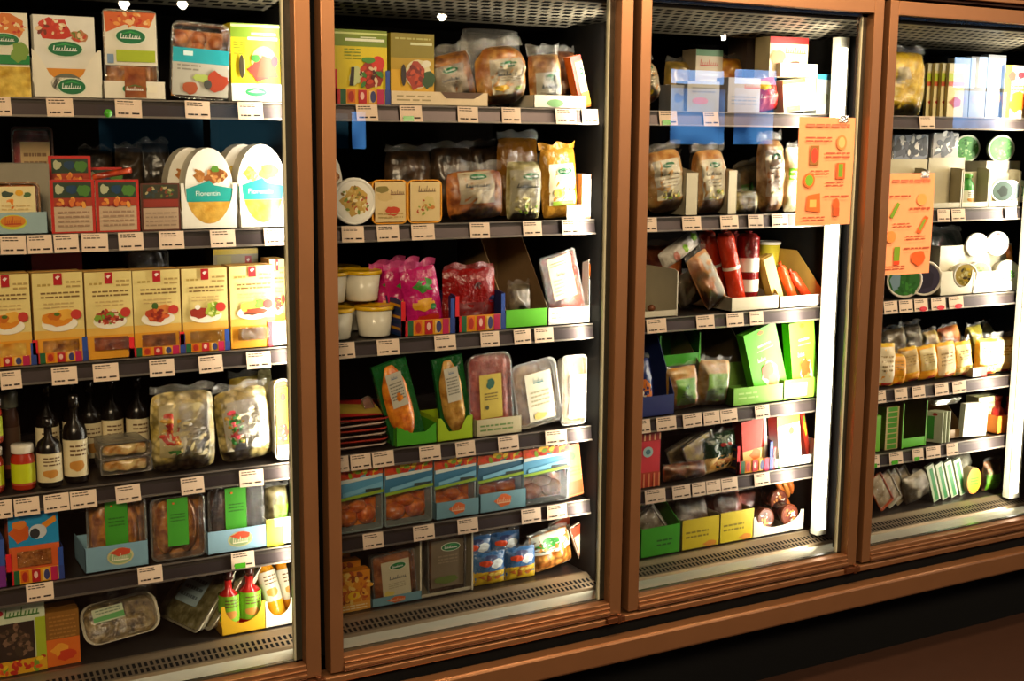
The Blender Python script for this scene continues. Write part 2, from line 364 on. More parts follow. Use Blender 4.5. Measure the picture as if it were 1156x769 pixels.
def loose(r, w, h, d, c=None, n=6, ps=.02, seed=1, name='pieces'):
    rr = random.Random(seed); mb = MB()
    for i in range(n):
        cx = (rr.random()-.5)*w*.8; cz = ps*.5+(h-ps)*rr.random(); cy = d*.5*rr.random()+ps*.4
        def B(a_, b_):
            th = 2*math.pi*a_; ph = math.pi*(b_-.5); return (cx+ps*.6*math.cos(ph)*math.cos(th), cy+ps*.45*math.cos(ph)*math.sin(th), cz+ps*.5*math.sin(ph))
        mb.grid(B, 8, 6, c)
    mb.build(name, r)
# ---------------------------------------------------------------- placing
def span(row, x0, x1, yt, Y):
    z0 = TOPZ[row]; xm = (x0+x1)/2; zt = at(xm, yt, Y)[1]; xw = at(xm, yt, Y)[0]
    yb = prj(xw, Y, z0)[1]; ym = (yt+yb)/2; a = at(x0, ym, Y)[0]; b = at(x1, ym, Y)[0]
    return (a+b)/2, b-a, zt-z0, z0
def I(fn, name, lbl_, cat, row, px, Y=.14, d=.05, ry=0, rz=0, rx=0, group=None, dz=0, size=None, yb=None, **kw):
    """build one product and stand it on its shelf; px = (left, right, top) edges read at depth Y"""
    cx, w, h, z0 = span(row, px[0], px[1], px[2], Y)
    if not size:
        mid = (px[0]+px[1])/2; k = -1 if mid < 352 else 0 if mid < 696 else 1 if mid < 950 else 2
        lo = max(cx-w/2, k*PITCH+.009-(.10 if k == -1 else 0)); hi = min(cx+w/2, (k+1)*PITCH-.009+(.045 if k == 2 else 0)); hi = max(hi, lo+.012); cx, w = (lo+hi)/2, hi-lo
    if yb is not None:
        zb = at((px[0]+px[1])/2, yb, Y)[1]; dz = zb-z0
    h = h-dz
    if ry: 
        a = abs(R(ry)); k = math.cos(a)
        w2 = (w*k-h*math.sin(a))/(math.cos(2*a)) if not size else w
        h2 = (h*k-w*math.sin(a))/(math.cos(2*a)) if not size else h
        if w2 > .3*w and h2 > .3*h: w, h = w2, h2
    if rx and not size: h = h/math.cos(R(rx)) if abs(rx) < 50 else h
    if size: w, h = size
    r = empty(name, (0, 0, 0)); fn(r, w, h, d, **kw)
    z = z0+dz+abs(math.sin(R(ry)))*w/2+(d*math.sin(-R(rx)) if rx < 0 else 0)+.0003
    r.location = (cx-math.sin(R(ry))*h*.5*(1 if ry else 0), Y, z); r.rotation_euler = (R(rx), R(ry), R(rz))
    tag(r, lbl_, cat, group); return r
def again(r, label, dx=0, dy=0, dz=0, ry=None, rx=None, rz=None):
    c = copy_tree(r); c.location = (r.location.x+dx, r.location.y+dy, r.location.z+dz); c['label'] = label
    e = c.rotation_euler
    if ry is not None: e.y = R(ry)
    if rx is not None: e.x = R(rx)
    if rz is not None: e.z = R(rz)
    return c
# ================================================================= the refrigerated cabinet
COP = mat('#966845', 'metal'); COPD = mat('#6b4028', 'metal'); DK = mat('#17120f', 'matt'); BLK = mat('#020202', 'matt')
STEEL = mat('#b4aa94', 'plastic'); GREY = mat('#4a423d', 'metal'); WHITE = mat('#cfc9b4', 'plastic'); GASK = mat('#2c2a22', 'plastic')
GLASS = clear('door_glass', tint=(.96, .97, .95), gl=.02, bump=0, rough=.0)
cab = empty('refrigerated_cabinet', (0.39, 0, 0)); OX = 0.39
tag(cab, 'long copper framed refrigerated display cabinet with four glass doors', 'refrigerator')
def part(mb, name, parent=cab, bevel=0):
    if parent is cab: mb.v = [(x-OX, y, z) for x, y, z in mb.v]
    return mb.build(name, parent, bevel)
XA, XB = -.90, 2.46
m = MB(); m.box(XA, XB, .66, .70, -.28, 1.62, DK); part(m, 'back_panel')
m = MB(); m.box(XA-.03, XA, -.01, .70, -.28, 1.62, COPD); part(m, 'side_panel')
m = MB(); m.box(XB, XB+.03, -.01, .70, -.28, 1.62, COPD); part(m, 'side_panel')
m = MB(); m.box(XA, XB, .0, .66, 1.545, 1.62, DK); m.box(XA, XB, -.02, .0, 1.545, 1.75, mat('#2a1710', 'matt')); part(m, 'top_canopy')
m = MB(); m.box(XA, XB, -.034, -.02, 1.553, 1.563, COP); part(m, 'copper_trim', bevel=.002)
# perforated air duct under the canopy
def dz_(y): return 1.484-(y-.015)*.137
m = MB(); m.add([(XA, .015, dz_(.015)), (XB, .015, dz_(.015)), (XB, .27, dz_(.27)), (XA, .27, dz_(.27))], [(0, 1, 2, 3)], STEEL)
for i in range(108):
    for j in range(8):
        x = XA+.01+i*.031+(.015 if j % 2 else 0); y = .03+j*.029
        m.add([(x, y, dz_(y)-.0006), (x+.020, y, dz_(y)-.0006), (x+.020, y+.015, dz_(y+.015)-.0006), (x, y+.015, dz_(y+.015)-.0006)], [(0, 1, 2, 3)], BLK)
part(m, 'perforated_duct')
m = MB(); m.box(XA, XB, .004, .014, 1.484, 1.545, DK); m.box(XA, XB, .27, .66, 1.462, 1.545, DK); part(m, 'duct_housing')
# mullions, lamps
for k in range(-1, 4):
    X = k*PITCH+(.045 if k == 3 else -.10 if k == -1 else 0)
    m = MB(); m.box(X-.024, X+.024, .012, .05, -.0, 1.545, BLK)
    m.box(X-.007, X+.007, .05, .64, .06, 1.45, mat('#0c0a08', 'matt')) if k > -1 else None
    part(m, 'mullion')
TUBE = emit('lamp_tube_glow', (1, .93, .78), 9)
def lamp_post(x0, x1, y0, y1):
    o = MB(); o.box(x0, x1, y0, y1, .075, 1.448, WHITE); o = part(o, 'lamp_post')
    t = MB(); t.box(x0-.002, x1-(x1-x0)*.25, y0-.0025, y0, .09, 1.42, TUBE); t.v = [(x-OX, y, z) for x, y, z in t.v]; t.build('light_tube', o)
lamp_post(1.510, 1.545, .085, .112); lamp_post(2.303, 2.348, .085, .112)
for X in (0, .78):
    m = MB(); m.box(X-.036, X-.024, .018, .045, .075, 1.448, WHITE); part(m, 'lamp_post')
def area(name, loc, rot, sx, sy, p, c, spread=180):
    l = bpy.data.lights.new(name, 'AREA'); l.shape = 'RECTANGLE'; l.size = sx; l.size_y = sy; l.energy = p; l.color = c; l.spread = R(spread)
    o = bpy.data.objects.new(name, l); o.location = loc; o.rotation_euler = rot; col.objects.link(o); return o
LAMPW = {0: 5, 1: 6, 2: 9, 3: 9}
for k in range(4):
    # strip light on the lamp post, turned into its bay
    x = k*PITCH-(.018 if k < 2 else .060)+(.03 if k == 3 else 0)
    area('bay_lamp_light', (x-(.0 if k < 2 else .02), .080 if k < 2 else .052, .76), (R(90), 0, R(52 if k < 2 else 30)), .018, 1.36, LAMPW[k], (1, .92, .76))
# doors
FR = []
for k in range(4):
    a = (k-1)*PITCH-(.10 if k == 0 else 0); b = k*PITCH+(.045 if k == 3 else 0); xl0, xl1, xr0, xr1 = a+.010, a+.040, b-.045, b-.012; y0, y1 = -.032, .004
    zb0, zb1, zt0, zt1 = .020, .052, 1.500, 1.536
    dr = empty('door', (a+.39-OX, 0, 0)); dr.parent = cab; O = a+.39
    def loc(mb): mb.v = [(x-O, y, z) for x, y, z in mb.v]; return mb
    f = MB()
    for q in ((xl0, xl1, zb0, zt1), (xr0, xr1, zb0, zt1)): f.box(q[0], q[1], y0, y1, q[2], q[3], COP)
    f.box(xl1, xr0, y0, y1, zb0, zb1, COP); f.box(xl1, xr0, y0, y1, zt0, zt1, COP)
    f.box(xl1, xr0, y0-.006, y0, zb0+.004, zb0+.012, COP)
    f.box(xl1, xr0, y0-.004, y0, zb1-.014, zb1-.010, COP); f.box(xl1, xr0, y0-.003, y0, zb0-.001, zb0+.002, COPD)
    loc(f).build('frame', dr, .004)
    g = MB(); g.box(xl1, xl1+.006, -.006, .004, zb1, zt0, GASK); g.box(xr0-.014, xr0, -.006, .004, zb1, zt0, GASK)
    g.box(xl1, xr0, -.006, .004, zt0-.008, zt0, GASK); g.box(xl1, xr0, -.006, .004, zb1, zb1+.004, GASK)
    g.box(xr0-.018, xr0-.014, -.006, .004, zb1, zt0, mat('#a7a48c', 'plastic'))
    loc(g).build('gasket', dr)
    g = MB(); g.add([(xl1, 0, zb1), (xr0, 0, zb1), (xr0, 0, zt0), (xl1, 0, zt0)], [(0, 1, 2, 3)], GLASS); loc(g).build('glass_pane', dr)
    h = MB(); h.box(xr1-.045, xr1+.006, y0-.012, y0+.006, zb0-.016, zb0-.003, COPD); h.lathe([(.006, zb0-.02), (.006, zb0+.004)], COPD, c=(xr1-.010, y0-.008, 0)); loc(h).build('hinge', dr, .001)
# sill, deck, grille, bumper, kick
m = MB(); m.box(XA, XB, -.036, .012, -.002, .014, COP); part(m, 'sill_strip', bevel=.003)
m = MB(); m.box(XA, XB, .012, .07, .0, .046, WHITE); m.v = [(x, y, z+(0.004 if z > .04 and y > .05 else 0)) for x, y, z in m.v]; part(m, 'white_ledge')
GR = mat('#9a8468', 'metal')
def slant(m_, x0, x1, y0, z0, y1, z1, mt): m_.add([(x0, y0, z0), (x1, y0, z0), (x1, y1, z1), (x0, y1, z1)], [(0, 1, 2, 3)], mt)
m = MB(); slant(m, XA, XB, .07, .050, .075, .056, GR); slant(m, XA, XB, .075, .056, .120, .068, GR); slant(m, XA, XB, .120, .068, .135, .074, GR); slant(m, XA, XB, .135, .074, .15, .071, GR)
n = 270
for i in range(n):
    x = XA+.01+i*(XB-XA-.02)/n
    for (ya, yb) in ((.080, .094), (.099, .114)):
        za = .056+(ya-.075)*.267+.0004; zb = .056+(yb-.075)*.267+.0004; slant(m, x, x+.0066, ya, za, yb, zb, BLK)
part(m, 'air_grille')
m = MB(); m.box(XA, XB, .15, .66, .06, .071, GREY); part(m, 'deck')
m = MB(); m.box(XA, XB, -.066, -.02, -.092, -.034, COP); part(m, 'bumper_rail', bevel=.006)
m = MB(); m.box(XA, XB, -.02, .0, -.092, -.002, BLK); m.box(XA, XB, .03, .05, -.285, -.092, BLK); part(m, 'kick_panel')
# shelves
STRIPM = mat('#463c3c', 'metal')
for k in range(4):
    for r, z in STRIP.items():
        x0, x1 = (k-1)*PITCH+.010-(.10 if k == 0 else 0), k*PITCH-.008+(.045 if k == 3 else 0); cx = (x0+x1)/2
        s = empty('shelf', (cx-OX, .12, z)); s.parent = cab; hw = (x1-x0)/2
        o = MB(); o.box(-hw, hw, .004, .50, .022, .034, GREY); o.box(-hw, hw, .49, .50, .034, .05, GREY); o.build('shelf_board', s)
        o = MB(); o.add([(-hw, 0, .002), (hw, 0, .002), (hw, .006, .037), (-hw, .006, .037)], [(0, 1, 2, 3)], STRIPM)
        o.box(-hw, hw, -.003, .002, 0, .004, mat('#8a7f74', 'metal')); o.box(-hw, hw, .004, .008, .032, .037, mat('#8a7f74', 'metal'))
        o.build('price_strip', s)
# ================================================================= store around it
fl = MB(); fl.box(-4, 14, -7.5, .7, -.30, -.285, mat('#2b180e', 'matt')); tag(fl.build('floor'), kind='structure')
c_ = MB(); c_.box(-4, 14, -7.5, .7, 3.1, 3.15, mat('#1a1512', 'matt')); tag(c_.build('ceiling'), kind='structure')
w_ = MB(); w_.box(-4, 14, .70, .76, -.285, 3.1, mat('#1c120d', 'matt')); tag(w_.build('wall_back'), kind='structure')
w_ = MB(); w_.box(-4.06, -4, -7.5, .7, -.285, 3.1, DK); tag(w_.build('wall_left'), kind='structure')
w_ = MB(); w_.box(14, 14.06, -7.5, .7, -.285, 3.1, DK); tag(w_.build('wall_right'), kind='structure')
WY = -6.0
def refl(px, py):   # where a reflection seen at this pixel comes from, on the street wall
    x, z = at(px, py, 0); dx = (x-C[0])/(-C[1]); dz = (z-C[2])/(-C[1]); return x+dx*-WY, z+dz*-WY
w_ = MB(); w_.box(-4, 14, -6.12, -6.06, -.285, 3.1, mat('#16110e', 'matt')); tag(w_.build('wall_front'), kind='structure')
wi = 0
def daylight(name, c, s, c2):
    m_, t, o = nt(name); e = t.nodes.new('ShaderNodeEmission'); n = t.nodes.new('ShaderNodeTexNoise'); n.inputs['Scale'].default_value = 2.2
    co = t.nodes.new('ShaderNodeTexCoord'); t.links.new(co.outputs['Object'], n.inputs['Vector'])
    r = t.nodes.new('ShaderNodeValToRGB'); r.color_ramp.elements[0].position = .42; r.color_ramp.elements[1].position = .58
    r.color_ramp.elements[0].color = c2+(1,); r.color_ramp.elements[1].color = c+(1,); t.links.new(n.outputs['Fac'], r.inputs[0])
    t.links.new(r.outputs[0], e.inputs[0]); e.inputs[1].default_value = s; t.links.new(e.outputs[0], o.inputs[0]); return m_
DAY = daylight('daylight_glass', (.42, .68, 1), 13, (.22, .45, .9)); DAY2 = daylight('street_glass', (.12, .40, .9), 8.5, (.02, .08, .25)); DIM = daylight('dusk_glass', (.05, .16, .22), 2.6, (.0, .01, .02))
for i, (x0, y0, x1, y1, mt) in enumerate(((757, 78, 817, 96, DAY), (829, 78, 876, 96, DAY), (757, 99, 817, 163, DAY2), (829, 99, 872, 163, DAY2), (1077, 64, 1101, 100, DAY), (1104, 64, 1134, 100, DAY), (1077, 102, 1134, 146, DAY2), (110, 118, 230, 172, DIM), (236, 118, 332, 172, DIM), (376, 128, 394, 168, DIM), (396, 126, 413, 168, DAY2))):  # last pane stands in for a reflected blue poster, made to glow
    a, zt = refl(x0, y0); b, zb = refl(x1, y1); wi += 1
    p = MB(); p.box(a, b, WY-.02, WY, zb, zt, mt); p = tag(p.build('window_%d' % wi), kind='structure')
    f = MB()
    for q in ((a-.02, a, zb-.02, zt+.02), (b, b+.02, zb-.02, zt+.02), (a, b, zb-.02, zb), (a, b, zt, zt+.02)): f.box(q[0], q[1], WY-.03, WY+.01, q[2], q[3], BLK)
    f.build('window_frame', p)
BULB = emit('bulb_glow', (1, .80, .55), 260)
for i, (px, py) in enumerate(((499, 17), (206, 3), (140, 3), (817, 40))):
    D = 4.6; x, z = at(px, py, 0); X = x+(x-C[0])/(-C[1])*D; Z = z+(z-C[2])/(-C[1])*D
    r = empty('pendant_lamp', (X, -D, Z))
    tag(r, ['black pendant lamp nearest the middle of the store aisle', 'black pendant lamp second from the left wall', 'black pendant lamp closest to the left wall', 'black pendant lamp furthest to the right in the aisle'][i], 'lamp', 'pendant lamps over the aisle')
    b = MB(); b.lathe([(.004, .03), (.022 if i != 3 else .014, .012), (.03 if i != 3 else .018, -.01), (.014, -.03), (.004, -.036)], BULB, n=14); b.build('bulb', r)
    s = MB(); s.lathe([(.06, .0), (.05, .05), (.02, .1), (.01, .12)], BLK, n=20, cap=False); s.build('shade', r)
    s = MB(); s.lathe([(.004, .12), (.004, 3.1-Z)], BLK, n=8); s.build('cord', r)
# warm shop spots above the cabinet, then added fill lights brightening its front
area('aisle_spot_light', (-.4, -.55, 2.2), (R(14), 0, 0), 1.2, .2, 34, (1, .68, .38))
area('aisle_spot_light', (1.4, -.55, 2.2), (R(14), 0, 0), 1.6, .2, 44, (1, .68, .38))
area('aisle_fill_light', (-1.6, -3.2, 2.4), (R(60), 0, R(-25)), 1.2, .8, 125, (1, .76, .48))
area('aisle_fill_light', (2.6, -3.0, 2.7), (R(55), 0, R(12)), 1.4, .8, 190, (1, .78, .52))
W = bpy.data.worlds.new('World'); bpy.context.scene.world = W; W.use_nodes = True
W.node_tree.nodes['Background'].inputs[0].default_value = (.9, .7, .5, 1); W.node_tree.nodes['Background'].inputs[1].default_value = .05
# ================================================================= price labels
PAPER = mat('#f2d6bc', 'matt'); INK = mat('#3a2c24', 'matt'); GRN = mat('#4fae22', 'plastic'); RED_ = mat('#d8303a', 'plastic')
TAGS = {(1, 1): [(-8, 13), (53, 83), (130, 160), (209, 237), (269, 297)], (1, 2): [(0, 29), (31, 59), (61, 89), (92, 122), (134, 162), (180, 208), (238, 266), (299, 331)],
 (1, 3): [(0, 24), (58, 87), (105, 134), (169, 197), (225, 252), (279, 306)], (1, 4): [(-14, 13), (15, 44), (49, 78), (79, 109), (131, 159), (205, 231), (271, 298)], (1, 5): [(29, 60), (156, 184), (262, 288, 'g')],
 (2, 1): [(403, 427), (452, 477, 'g'), (517, 540), (567, 588), (628, 651), (658, 676)], (2, 2): [(386, 411), (426, 451), (465, 491), (531, 553), (591, 612), (635, 654)],
 (2, 3): [(377, 401), (426, 451), (491, 515), (543, 564), (581, 600), (604, 625)], (2, 4): [(376, 394), (396, 419), (421, 445), (474, 498), (515, 537), (563, 586), (616, 640)], (2, 5): [(410, 433), (467, 491), (517, 540), (589, 611), (618, 640)],
 (3, 1): [(745, 765, 'g'), (795, 812)], (3, 2): [(725, 742), (771, 792), (814, 834), (845, 862), (872, 890)], (3, 3): [(731, 753), (787, 807), (821, 840), (847, 862)],
 (3, 4): [(720, 735), (742, 764), (772, 793), (795, 813), (814, 833), (853, 869)], (3, 5): [(729, 752), (760, 780), (782, 797), (798, 814), (815, 833), (852, 869)],
 (4, 1): [(1039, 1056)], (4, 2): [(1059, 1073), (1075, 1090), (1135, 1148)], (4, 3): [(999, 1014), (1016, 1031), (1033, 1048, 'r'), (1052, 1068, 'r'), (1072, 1088, 'r')],
 (4, 4): [(991, 1001), (1011, 1025), (1031, 1045), (1056, 1071), (1076, 1091)], (4, 5): [(985, 994, 'g'), (1005, 1020, 'g'), (1031, 1043, 'g'), (1046, 1062), (1069, 1082)]}
ORD = ['first', 'second', 'third', 'fourth', 'fifth', 'sixth', 'seventh', 'eighth']
BAY = {1: 'leftmost', 2: 'second', 3: 'third', 4: 'rightmost'}
SH = {1: 'top', 2: 'second', 3: 'third', 4: 'fourth', 5: 'lowest'}
tg0 = {}
for (dd, r), L in TAGS.items():
    z = STRIP[r]
    for i, t in enumerate(L):
        kd = t[2] if len(t) > 2 else ''
        a = at(t[0], prj((dd-1.5)*PITCH, .115, z+.02)[1], .116)[0]; b = at(t[1], prj((dd-1.5)*PITCH, .115, z+.02)[1], .116)[0]; w = b-a; h = .036
        if kd not in tg0:
            m = MB(); m.box(-.0277, .0277, 0, .0006, 0, h, PAPER); P = flat(.0554, h, y=0)
            art(m, P, [('l', .08, .68, .7, .95, 2, INK), ('l', .1, .12, .5, .34, 1, INK), ('r', .62, .18, .9, .27, INK)])
            if kd == 'g': art(m, P, [('r', .12, .02, .6, .34, GRN)], 4)
            if kd == 'r': art(m, P, [('e', .62, .18, .28, .2, RED_)], 4)
            o = m.build('price_label'); tg0[kd] = o
        else: o = tg0[kd].copy(); col.objects.link(o)
        o.location = ((a+b)/2, .1150, z+(.001 if r != 5 or dd > 1 else .004)-(.006 if dd == 1 and r in (3, 4) else 0)); o.scale = (w/.0554, 1, 1); o.rotation_euler = (R(-9), R(random.Random(i*7+r).uniform(-1.5, 1.5)), 0)
        lb = '%s cream price label%s on the %s shelf edge, %s door' % (ORD[i], {'': '', 'g': ' with a green sticker', 'r': ' with a red dot'}[kd], SH[r], BAY[dd])
        tag(o, lb, 'price label', 'price labels on the shelf edges')
# ================================================================= products
NUG = food('#a8541a', '#dd8f35', 70); BRN = food('#6a3a18', '#c08038', 90); DBR = food('#2c1a10', '#5e3c20', 80); PAS = food('#a07a1c', '#e8c45a', 60); PASG = food('#a08a40', '#dcc88a', 62, '#f4ecc8', cell=1)
FAL = food('#7a4a1c', '#c98f45', 110); RED = food('#7a1c0e', '#c24a24', 100); MIX = food('#5c4420', '#c9a060', 75, '#efe2b8'); GLD = food('#b8741a', '#f0b850', 60); GRY = food('#4a3f30', '#8a7a60', 60, '#c9c0a8')
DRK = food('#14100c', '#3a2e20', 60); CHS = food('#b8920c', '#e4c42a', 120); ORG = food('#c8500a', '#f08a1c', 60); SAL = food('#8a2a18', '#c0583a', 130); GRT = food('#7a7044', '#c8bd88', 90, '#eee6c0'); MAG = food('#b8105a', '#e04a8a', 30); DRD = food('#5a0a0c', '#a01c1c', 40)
PAC, BAG = 'food pack', 'food bag'
# ---- leftmost door, top shelf
I(carton, 'food_carton', 'pasta pack with green band, orange food picture, cut by the left edge, top shelf', PAC, 1, (-22, 33, 14), d=.05, c='#e9e2cc',
  a=[('b', .55, .84, .42, .16, '#d8742a', 3), ('d', .7, .86, .25, .1, ['#e8a050', '#c83a1a', '#f0d8a0'], 14, .04, 2)]+logo(.5, .68, .3, .07)+[('r', 0, .39, 1, .5, '#12813a'), ('b', .8, .53, .2, .12, '#7a9a3a', 5), ('r', 0, 0, 1, .36, PAS)])
r = I(display, 'display_carton', 'white cut-out display carton with two green ovals, top shelf of leftmost door', 'carton', 1, (37, 115, 56), Y=.137, d=.14, c='#efe6d2', notch=(.0, .96, .42, 'v'), a=logo(.55, .24, .2, .16))
I(carton, 'food_carton', 'white pack with red bruschetta picture standing in the scooped display carton', PAC, 1, (39, 108, 18), Y=.141, d=.03, c='#e9e4d8',
  a=[('b', .32, .83, .32, .16, '#c8321a', 7), ('d', .3, .84, .26, .1, ['#e8c89a', '#d8442a', '#7a2a10', '#f0e0b8'], 26, .035, 8), ('b', .74, .76, .16, .08, '#b87a4a', 9), ('d', .74, .76, .13, .06, ['#e8c89a', '#c8442a', '#6a7a2a'], 12, .03, 3)]+logo(.5, .6, .28, .09)+[('r', .1, 0, .9, .36, '#d98a1c'), ('e', .5, .18, .26, .12, '#6b6a5a')])
I(display, 'display_carton', 'low white display carton with green oval, third product on the top left shelf', 'carton', 1, (117, 187, 92), Y=.137, d=.12, c='#efe6d2', lip=1, a=logo(.5, .58, .2, .3))
I(tray, 'food_tray', 'tray pack with orange vegetable picture and lime green stripe above brown patties', PAC, 1, (117, 178, 11), Y=.142, d=.04, rad=.01, fd=BRN, c=HAZE,
  a=[('r', .02, .38, .98, .97, '#e4dcc8'), ('p', [(.02, .97), (.98, .97), (.85, .8), (.4, .83), (.05, .74)], '#d2622a'), ('d', .5, .88, .4, .07, ['#e89a4a', '#c83a1a', '#f0c080'], 20, .04, 5)]+logo(.5, .7, .27, .08)+[('r', .22, .42, .94, .55, '#a8b822'), ('r', .05, .4, .17, .5, '#7a94b0'), ('r', .35, .02, .75, .36, food('#6a3016', '#9a5a2a', 60)), ('r', .76, .08, .95, .16, '#f4ead0')])
I(tray, 'food_tray', 'clear tray of three golden balls with teal band, leaning on the top left shelf', PAC, 1, (191, 261, 24), d=.045, ry=3, rad=.018, fd=NUG, c=HAZE, balls=[(.2, .77, .13, .1), (.5, .8, .13, .1), (.8, .76, .13, .1), (.5, .68, .12, .08)],
  a=[('r', .02, .04, .98, .55, '#b9b4a6'), ('r', .02, .47, .98, .66, '#18a0ac'), ('l', .1, .36, .5, .46, 2, '#8a8478'), ('r', .2, .56, .36, .62, '#d8f0f0'), ('b', .34, .14, .14, .1, '#a8502a', 4), ('b', .52, .28, .16, .06, '#a8b85a', 6), ('b', .78, .24, .18, .15, '#a83a1a', 2), ('e', .62, .2, .07, .06, '#40403a')])
I(carton, 'food_carton', 'yellow carton with green top and red pepper picture, top shelf beside the frame', PAC, 1, (261, 316, 27), Y=.142, d=.05, c='#e8d018',
  a=[('r', 0, .82, 1, 1, '#7a9a1c'), ('r', 0, .955, 1, .985, '#dce8a0'), ('r', .42, .855, .92, .885, '#f2f4dc'), ('r', .34, .795, .95, .83, '#f2f4dc'), ('l', .05, .6, .3, .78, 5, '#8a9a10'), ('e', .66, .52, .26, .2, '#d8e878'), ('b', .58, .42, .26, .15, '#c02c14', 3), ('p', [(.5, .32), (.95, .32), (.85, .55), (.62, .6)], '#d8441c'), ('b', .5, .56, .1, .06, '#2a7a20', 4), ('e', .88, .53, .07, .07, '#c82838'), ('e', .2, .45, .055, .15, '#3a3010'), ('r', .24, .36, .26, .54, '#efe8b0')])
I(display, 'display_carton', 'bright white display carton with green oval holding the yellow pepper carton', 'carton', 1, (261, 328, 95), Y=.137, d=.12, c='#f4f0e2', lip=1, a=[('e', .46, .55, .2, .24, '#2a9a5a'), ('p', [(.3, .55), (.46, .7), (.62, .55), (.46, .5)], '#bfe0c0')])
I(carton, 'brown_box', 'plain brown cardboard box behind the yellow pepper carton', 'box', 1, (308, 345, 52), Y=.2, d=.1, c='#a87a3c')
# ---- leftmost door, second shelf
I(display, 'display_carton', 'pale blue display carton with orange oval under the yellow spread pack, far left', 'carton', 2, (-14, 54, 240), Y=.137, d=.12, c='#9ab4b8', lip=1, a=[('e', .42, .56, .23, .34, '#c8d040'), ('e', .42, .6, .21, .26, '#d8821c'), ('s', .28, .45, .56, .8, '#b83a1a')])
I(tray, 'food_tray', 'yellow labelled tray standing in the pale blue display carton', PAC, 2, (-10, 46, 206), Y=.142, d=.05, rad=.012, c='#8a5a1c', fd=ORG, label=(.08, .1, .9, .92, '#ecd9a0'), la=[('b', .3, .82, .15, .08, '#3a4a3a', 2), ('e', .6, .85, .1, .07, '#e8a81c'), ('b', .8, .8, .1, .06, '#4a6a3a', 5), ('b', .4, .14, .3, .12, '#d89018', 8), ('l', .15, .35, .85, .6, 3, '#d8b878')])
I(carton, 'spread_box', 'grey topped flat box behind the yellow labelled tray', PAC, 2, (0, 57, 185), Y=.21, d=.1, c='#8f8672')
t = I(tray, 'food_tray', 'brown vacuum pack with cream label high at the back of the second shelf', PAC, 2, (15, 62, 143), Y=.3, d=.04, rad=.01, c='#4a2014', fd=DRD, label=(.2, .45, .9, .85, '#b89a6a'), la=[('l', .1, .2, .9, .8, 3, '#7a5a3a')])
REDPK = [('r', 0, 0, 1, 1, '#c0281c'), ('r', .07, .03, .93, .5, '#cdb090'), ('r', .07, .66, .93, .95, '#2c3c28'), ('b', .2, .82, .1, .1, '#b8b890', 2), ('b', .5, .82, .14, .1, '#1a3a5a', 4), ('b', .75, .8, .16, .12, '#4a7a2a', 6), ('r', .07, .5, .93, .66, '#a8381c'), ('d', .5, .58, .38, .07, ['#d8702a', '#8a2010', '#e8a040'], 16, .05, 3), ('l', .14, .1, .86, .44, 4, '#a8866a')]
t = I(tray, 'food_tray', 'red bordered flat pack, left one of the upright pair on the second shelf', PAC, 2, (57, 107, 203), d=.025, rad=.006, c='#b8a890', a=REDPK)
again(t, 'red bordered flat pack standing at the back, above the left upright pack', dx=.02, dy=.13, dz=.045)
again(t, 'red bordered flat pack at the back, overlapping the one to its left', dx=.10, dy=.17, dz=.02)
t = I(tray, 'food_tray', 'bright red bordered flat pack next to the brown pack without border', PAC, 2, (108, 157, 203), d=.025, rad=.006, c='#b8a890', a=REDPK)
I(pouch, 'food_pouch', 'red film pack lying crookedly on top of the upright red bordered pack', PAC, 2, (106, 152, 189), Y=.15, d=.02, ry=-10, yb=204, c=RED, seal=0, seed=4)
I(tray, 'food_tray', 'brown flat pack without red border between red pack and white oval pack', PAC, 2, (159, 203, 207), d=.025, rad=.006, c='#7a6a5a', a=[('r', 0, 0, 1, 1, '#5a2c1c'), ('r', .05, .03, .95, .48, '#bda184'), ('r', .05, .68, .95, .97, '#34321c'), ('d', .5, .8, .42, .12, ['#5a6a2a', '#7a3a1a', '#2a3a3a', '#b0a070'], 24, .05, 8), ('r', .05, .5, .95, .66, '#8a2c1c'), ('l', .1, .08, .9, .42, 4, '#9a8068')])
for i, (x0, x1, y0, Yd) in enumerate(((134, 166, 163, .30), (158, 196, 158, .34), (92, 132, 166, .36))):
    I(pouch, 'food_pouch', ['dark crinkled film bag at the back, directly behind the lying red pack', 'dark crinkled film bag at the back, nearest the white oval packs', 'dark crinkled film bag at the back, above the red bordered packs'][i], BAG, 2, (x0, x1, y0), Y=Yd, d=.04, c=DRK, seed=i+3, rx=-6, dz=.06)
OV = [('b', .3, .66, .13, .07, '#b87a3a', 3), ('d', .28, .66, .12, .08, ['#c88a4a', '#a86a2a'], 9, .035, 4), ('b', .64, .65, .26, .09, '#9a5a24', 5), ('d', .64, .65, .24, .07, ['#c88a4a', '#8a4a1c', '#e0b070'], 16, .035, 6), ('b', .62, .74, .1, .05, '#5a8a2a', 7),
      ('p', [(.02, .34), (.98, .34), (1, .5), (.6, .54), (.5, .6), (.36, .57), (.01, .5)], '#1a9a92'), ('t', .46, .44, .085, 'Florentin', '#dff0e8'), ('p', [(.04, .34)]+[(.5-.46*math.cos(math.pi*i/10), .34-.3*math.sin(math.pi*i/10)) for i in range(1, 10)]+[(.96, .34)], food('#a87a28', '#c9a048', 60))]
OV2 = [('b', .25, .66, .13, .08, '#e0b83a', 3), ('d', .28, .64, .13, .08, ['#e8b070', '#e8d068'], 9, .035, 4), ('b', .64, .67, .22, .09, '#c8c83a', 5), ('e', .62, .7, .1, .055, '#7ac02a')]+OV[5:7]+[('p', OV[7][1], food('#c88a20', '#e8b848', 60))]
t = I(oval, 'dip_pack', 'white oval hummus pack with teal band, left of the two full ovals', PAC, 2, (209, 263, 167), Y=.14, d=.05, a=OV)
again(t, 'oval pack peeking out behind the left hummus oval', dx=-.022, dy=.06)
